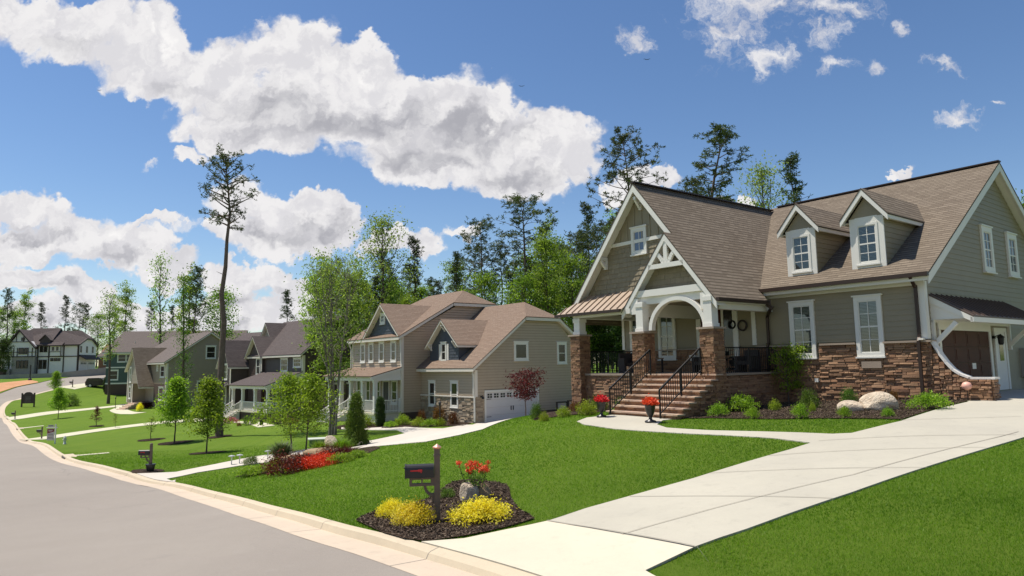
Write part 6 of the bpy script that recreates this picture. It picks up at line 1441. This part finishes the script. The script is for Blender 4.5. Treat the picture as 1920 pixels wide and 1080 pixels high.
rock(552,868,1.3,.4,'low brown rock behind the young tree trunks',m='rock2',seed=9,sy=.5)
# tall orange red flowers behind the pale rock in the mailbox bed
PROTO['geum']=(None,None)
def flowers(u,v,h,R,n,label):
    rs=np.random.RandomState(9);e=empty('flowering_plant',on(u,v),0,label,'plant');st=MB();C=[];LF=[]
    for k in range(n):
        az=rs.uniform(0,6.28);r=R*math.sqrt(rs.rand());t_=np.array([r*math.cos(az),r*math.sin(az),h*rs.uniform(.7,1.05)]);st.tube([(t_[0]*.2,t_[1]*.2,0),t_*np.array([.7,.7,.6]),t_],[.005,.004,.003],4,cap=False);C.append(t_+rs.normal(size=(34,3))*.022);LF.append(t_*rs.uniform(.2,.9,(16,1))+rs.normal(size=(16,3))*.035)
    st.build('stem',M['bark'],e);c=np.concatenate(C);o=crown_obj('blossom',c,np.full(len(c),.02),rs.uniform(.3,1,len(c)),'fl_orange',rs,.8);o.parent=e
    c=np.concatenate(LF);c[:,2]=abs(c[:,2]);o=crown_obj('foliage',c,np.full(len(c),.028),rs.uniform(0,1,len(c)),'lf_shrub',rs);o.parent=e
flowers(890,938,.72,.36,22,'tall stems of orange red flowers behind the rocks in the mailbox bed')
# real estate sign
p=on(103,832);h=hgt(795.5,p);e=empty('yard_sign',p,math.radians(-4),'white hanging real estate sign with dark red panel on a cross shaped post','sign');s=h/2.0;e.scale=(s,s,s)
q=MB();q.box(-.05,-.05,-.1,.05,.05,2.0);q.box(-1.02,-.045,1.62,.2,.045,1.71);q.build('post',M['white'],e)
q=MB();q.box(-.92,-.02,.35,-.12,.0,1.55);q.box(-.86,-.02,1.74,-.2,.0,1.94);q.build('sign_panel',M['sign_grey'],e)
q=MB();q.slab([(-.90,-.026,1.05),(-.14,-.026,1.25),(-.14,-.026,1.53),(-.90,-.026,1.53)],(0,.004,0));q.build('red_panel',M['sign_red'],e)
q=MB()
for z,a,b in((.98,-.8,-.25),(.88,-.85,-.2),(.66,-.8,-.3),(.56,-.82,-.22)):q.box(a,-.027,z,b,-.021,z+.035)
q.box(-.8,-.03,1.81,-.28,-.024,1.87);q.build('lettering',M['sign_brown'],e)
q=MB();q.box(-.78,-.03,1.36,-.3,-.027,1.42);q.box(-.74,-.03,1.27,-.4,-.027,1.32);q.build('red_panel_lettering',M['sign_grey'],e)
# neighbourhood sign
p=on(52,763);h=hgt(735,p);e=empty('entrance_sign',p,math.radians(10),'brown arched neighbourhood sign between two posts on the lawn at the bend','sign');s=h/1.9;e.scale=(s,s,s)
q=MB()
for x in(-.72,.72):q.box(x-.07,-.07,-.1,x+.07,.07,1.78)
build_split(q,'post',M['sign_brown'],e)
arc=[(-.65,.45),(.65,.45),(.65,1.6)]+[(.48*math.cos(a),1.62+.28*math.sin(a)) for a in np.linspace(.1,math.pi-.1,9)]+[(-.65,1.6)]
q=MB();q.slab([(x,.03,z) for x,z in arc],(0,-.06,0));q.build('sign_panel',M['sign_brown'],e)
q=MB()
for z,w in((1.25,.32),(1.1,.3),(.98,.3),(.84,.3),(.62,.36)):q.box(-w,-.045,z,w,-.032,z+.05)
q.lathe((0,-.035,1.5),[(.12,0),(.12,.012)],12);q.build('lettering',M['sign_text'],e)
# hydrant
p=on(121,833);h=hgt(817,p);e=empty('fire_hydrant',p,0,'pale green and grey fire hydrant on the lawn right of the real estate sign','hydrant');e.scale=(h/.8,)*3
q=MB();q.lathe((0,0,0),[(.16,0),(.16,.05),(.11,.06),(.11,.5),(.15,.52),(.15,.56),(.12,.62),(.06,.72),(.03,.8)],12);q.build('body',M['hydrant'],e,smooth=True)
for sx_ in(-1,1):
    q=MB();q.tube([(sx_*.09,0,.42),(sx_*.19,0,.42)],.05,8);q.build('outlet',M['steel'],e)
# storm drains in the curb face
for (u,v,lb) in ((114,856,'dark storm drain opening in the curb right of the real estate sign'),(27,804,'dark storm drain opening in the curb before the farthest front walk')):
    i=inplace(hit(u,v),LC);a=LC[i];b=LC[min(i+3,len(LC)-1)];t_=(b-a)/np.linalg.norm(b-a);n_=np.array([-t_[1],t_[0]])*_s;z=T(*a)
    ang=math.atan2(t_[1],t_[0]);e=empty('storm_drain',(a[0],a[1],z),ang,lb,'drain','storm drains in the curb');q=MB();q.box(-.7,_s*.16,-.12,.7,_s*.235,-.015);q.build('opening',M['black'],e);q=MB();q.box(-.9,_s*-.35,-.03,.9,_s*.2,.035);q.build('slab',M['curbc'],e)
    f=np.array(a)-n_*.2
    drape('walkway_stub',[tuple(a-n_*.0-t_*.35),tuple(a-n_*2.2+t_*.9),tuple(a-n_*2.2+t_*1.5),tuple(a+t_*.6)],.016,.6,MATS['walk'])
# utility box
p=on(598,836);e=empty('utility_box',p,.3,'green utility box with pale flat lid on the lawn behind the landscaped bed','utility box');q=MB();q.box(-.5,-.4,-.1,.5,.4,.36);q.build('cabinet',M['green_box'],e,bevel=.02);q=MB();q.box(-.58,-.48,.36,.58,.48,.41);q.build('lid',M['hydrant'],e,bevel=.01)
# path lights
for k,(u,v) in enumerate(((434,872),(449,870),(502,862))):
    p=on(u,v);e=empty('path_light',p,rr.uniform(0,1),('leftmost of the three silver path lights beside the neighbour driveway','middle silver path light, second from the left beside the neighbour driveway','rightmost silver path light, nearest the spiky grass clump')[k],'path light','path lights beside the driveway')
    q=MB();q.tube([(0,0,-.05),(0,0,.36)],.025,6);q.build('stake',M['steel'],e);q=MB();q.lathe((0,0,.36),[(.14,0),(.14,.03),(.02,.06)],10);q.build('shade',M['steel'],e)
# lamp posts
for (u,v,vt,lb) in ((825,799,752,'black lamp post in the shrub bed by the tan house stone wall'),(216,767,744,'black lamp post on the lawn by the taupe house walk')):
    p=on(u,v);h=hgt(vt,p);e=empty('lamp_post',p,0,lb,'lamp post');e.scale=(h/2.2,)*3;q=MB();q.tube([(0,0,-.1),(0,0,1.8)],.05,8);q.build('post',M['black'],e);q=MB();q.lathe((0,0,1.8),[(.07,0),(.11,.08),(.12,.28),(.15,.3),(.02,.42)],6);q.build('lantern',M['black'],e)
# street pole by the dirt
p=on(56,713);h=hgt(684,p);e=empty('street_pole',p,0,'dark thin pole standing by the orange dirt bank across the street','pole');q=MB();q.tube([(0,0,-.2),(0,0,h)],.11,8);q.build('post',M['black'],e);q=MB();q.lathe((0,0,0),[(.35,0),(.3,.25),(.12,.5)],8);q.build('base',M['timber'],e)
# parked car
p=on(190,726);e=empty('parked_car',(p[0],p[1],p[2]),math.radians(8),'dark maroon black sport utility vehicle parked beside the green house','car');CW=.95
def body(prof,y0,y1,m,n,taper=0.):
    q=MB();a=[(x,y0+ (taper if z>1.05 else 0),z) for x,z in prof];b=[(x,y1-(taper if z>1.05 else 0),z) for x,z in prof];N=len(prof)
    q.face(a);q.face(b[::-1])
    for i in range(N):q.face([a[i],b[i],b[(i+1)%N],a[(i+1)%N]][::-1])
    return q.build(n,m,e,bevel=.03)
body([(-2.3,.35),(-1.95,.3),(2.2,.3),(2.4,.45),(2.4,.9),(2.2,1.0),(1.0,1.08),(-2.3,1.12),(-2.38,.8)],-CW,CW,M['car'],'body')
body([(-2.25,1.1),(1.0,1.06),(.25,1.62),(-.2,1.7),(-1.9,1.68),(-2.15,1.5)],-CW,CW,M['car'],'cabin',.0)
q=MB();q.box(-1.95,-CW-.01,1.15,-1.15,-CW+.01,1.55);q.box(-1.05,-CW-.01,1.15,-.3,-CW+.01,1.57);q.slab([(-.22,-CW-.01,1.15),(.7,-CW-.01,1.15),(.15,-CW-.01,1.55),(-.22,-CW-.01,1.57)],(0,.02,0));q.slab([(-2.262,-.8,1.2),(-2.262,.8,1.2),(-2.19,.75,1.5),(-2.19,-.75,1.5)],(.01,0,0));build_split(q,'window',M['glassdark'],e)
for x in(-1.5,1.45):
    for y in(-CW,CW):
        q=MB();q.tube([(x,y-.02,.36),(x,y+.02 if y>0 else y+.2,.36)],.36,16);wq=q.build('wheel',M['tyre'],e);q=MB();q.tube([(x,y-.035,.36),(x,y+.03,.36)],.2,12);q.build('rim',M['steel'],wq)
for y in(-.75,.75):
    q=MB();q.box(-2.40,y-.12,.85,-2.3,y+.12,1.1);q.build('tail_light',M['red_flag'],e);q=MB();q.box(2.3,y-.15,.7,2.41,y+.15,.85);q.build('headlight',M['lamp_off'],e)
# pale ornament by the steps of the wing wall, bench, porch furniture
p=FA.w(1.05,-.25);o=empty('garden_lantern',(p[0],p[1],T(p[0],p[1])),0,'white round ornament hanging on a stake before the curved stone wall','ornament');q=MB();q.tube([(0,0,0),(0,0,.35)],.012,6);q.build('stake',M['iron'],o);q=MB();q.lathe((0,0,.33),[(.03,0),(.12,.06),(.14,.14),(.1,.22),(.03,.25)],12);q.build('globe',M['coral'],o,smooth=True)
def chair(x,y,rz,lb):
    c=empty('porch_chair',FA.w(x,y,2.29),FA.a+rz,lb,'chair','dark wicker porch chairs');q=MB();q.box(-.3,-.3,.28,.3,.3,.42);q.build('seat',M['wicker'],c,bevel=.02);q=MB();q.box(-.3,.24,.42,.3,.34,.82);q.build('backrest',M['wicker'],c,bevel=.02)
    for sx_ in(-1,1):
        q=MB();q.box(sx_*.3-.05,-.3,0,sx_*.3+.05,.3,.6);q.build('armrest',M['wicker'],c,bevel=.01)
chair(-5.95,-.75,0,'dark wicker chair on the right side of the porch under the wreath');chair(-7.9,-.8,0,'dark wicker chair on the porch left of the front door, behind the right handrail');chair(-10.6,-2.2,1.2,'dark wicker chair on the left side of the porch behind the railing')
t_=empty('porch_table',FA.w(-10.2,-1.3,2.29),FA.a,'dark low table on the porch below the left window','table');q=MB();q.box(-.45,-.3,.55,.45,.3,.6);q.build('table_top',M['capstone'],t_)
for a in(-.4,.4):
    for b in(-.25,.25):
        q=MB();q.box(a-.03,b-.03,0,a+.03,b+.03,.55);q.build('leg',M['wicker'],t_)
c=empty('cushion',FA.w(-8.45,-.75,2.75),FA.a,'small white cushion on the porch bench left of the door','cushion');q=MB();q.box(-.14,-.06,0,.14,.06,.22);q.build('pad',M['white'],c,bevel=.04)
# birds
for (u,v,Y) in ((978,162,90),(186,170,120),(1213,112,80)):
    d=ray(u,v);p=CAM+d*(Y/d[1]);b=MB();b.slab([(-.25,0,0),(0,.06,.02),(.25,0,.0),(0,-.12,.0)],(0,0,.02));b.slab([(0,-.02,.01),(.45,.06,.13),(.3,-.1,.08)],(0,0,.01));b.slab([(0,-.02,.01),(-.45,.06,.13),(-.3,-.1,.08)],(0,0,.01));o=b.build('bird',M['black']);o.location=p;tag(o,{978:'tiny bird near the right end of the big cloud',186:'tiny bird below the left part of the big cloud',1213:'tiny bird below the small round cloud at top right'}[u],'bird','birds in the sky')
# ------------------------------------------------------------------ grass blades (near lawn) and mulch bits
rs=np.random.RandomState(3)
lawnP=lawn_poly;excl=[dA,wk,dB]+list(BEDS.values())
def blades(n,ymin,ymax,hh,ww):
    # sample in view wedge with density falling with distance
    Y=ymin*(ymax/ymin)**rs.rand(n);x=(rs.uniform(-.80,1.15,n))*Y
    ok=inside(x,Y,lawnP)
    for e_ in excl: ok&=~inside(x,Y,e_)
    ok&=~inside(x,Y,[tuple(FA.w(*q)[:2]) for q in((-5.1,-6.5),(-12.5,-4),(-12.5,14),(0,14),(0,0),(-5.1,0))])
    x=x[ok];y=Y[ok];z=TZ(x,y);n=len(x);s=np.clip(y/9,.8,3)
    az=rs.uniform(0,6.283,n);h=hh*rs.uniform(.5,1.3,n)*s**.35;w=ww*s*rs.uniform(.7,1.3,n);dx=np.cos(az);dy=np.sin(az);lean=rs.normal(size=(n,2))*.5
    V=np.empty((n,3,3));V[:,0]=np.stack([x-dx*w,y-dy*w,z-.005],1);V[:,1]=np.stack([x+dx*w,y+dy*w,z-.005],1);V[:,2]=np.stack([x+lean[:,0]*h,y+lean[:,1]*h,z+h],1)
    # tint by patches
    t_=.45+.2*np.sin(x*.9+1.3*np.sin(y*.6))+.15*np.sin(y*2.1+x*.7)+rs.normal(size=n)*.15
    return V.reshape(-1,3),np.arange(3*n).reshape(n,3),np.clip(t_,0,1)
V,F_,t_=blades(900000,5.5,42,.026,.005)
g=mesh_np('grass',V,F_,MATS['lf_blade'],None,t_);g['kind']='stuff'
print('blades',len(F_))
bx=BEDS['mulch_bed'] if False else None
VV=[];TTt=[]
for pts,nn in ((spline(H2((667,978),(700,962),(800,938),(850,905),(905,903),(950,912),(958,935),(975,958),(1002,975),(960,988),(880,1006),(800,1018),(720,1002),(667,978)),.4),16000),(bA,22000)):
    a=np.array(pts);x=rs.uniform(a[:,0].min(),a[:,0].max(),nn*2);y=rs.uniform(a[:,1].min(),a[:,1].max(),nn*2);ok=inside(x,y,pts);x=x[ok];y=y[ok];C=np.stack([x,y,TZ(x,y)+.035+rs.rand(len(x))*.02],1);VV.append(C)
C=np.concatenate(VV);dd=rs.normal(size=C.shape);dd[:,2]*=.25;V,F_=quads(C,rs.uniform(.012,.035,len(C)),rs,.3,dirs=dd*3);g=mesh_np('mulch_chips',V,F_,MATS['mulchbit'],None,rs.rand(len(C)));g['kind']='stuff'
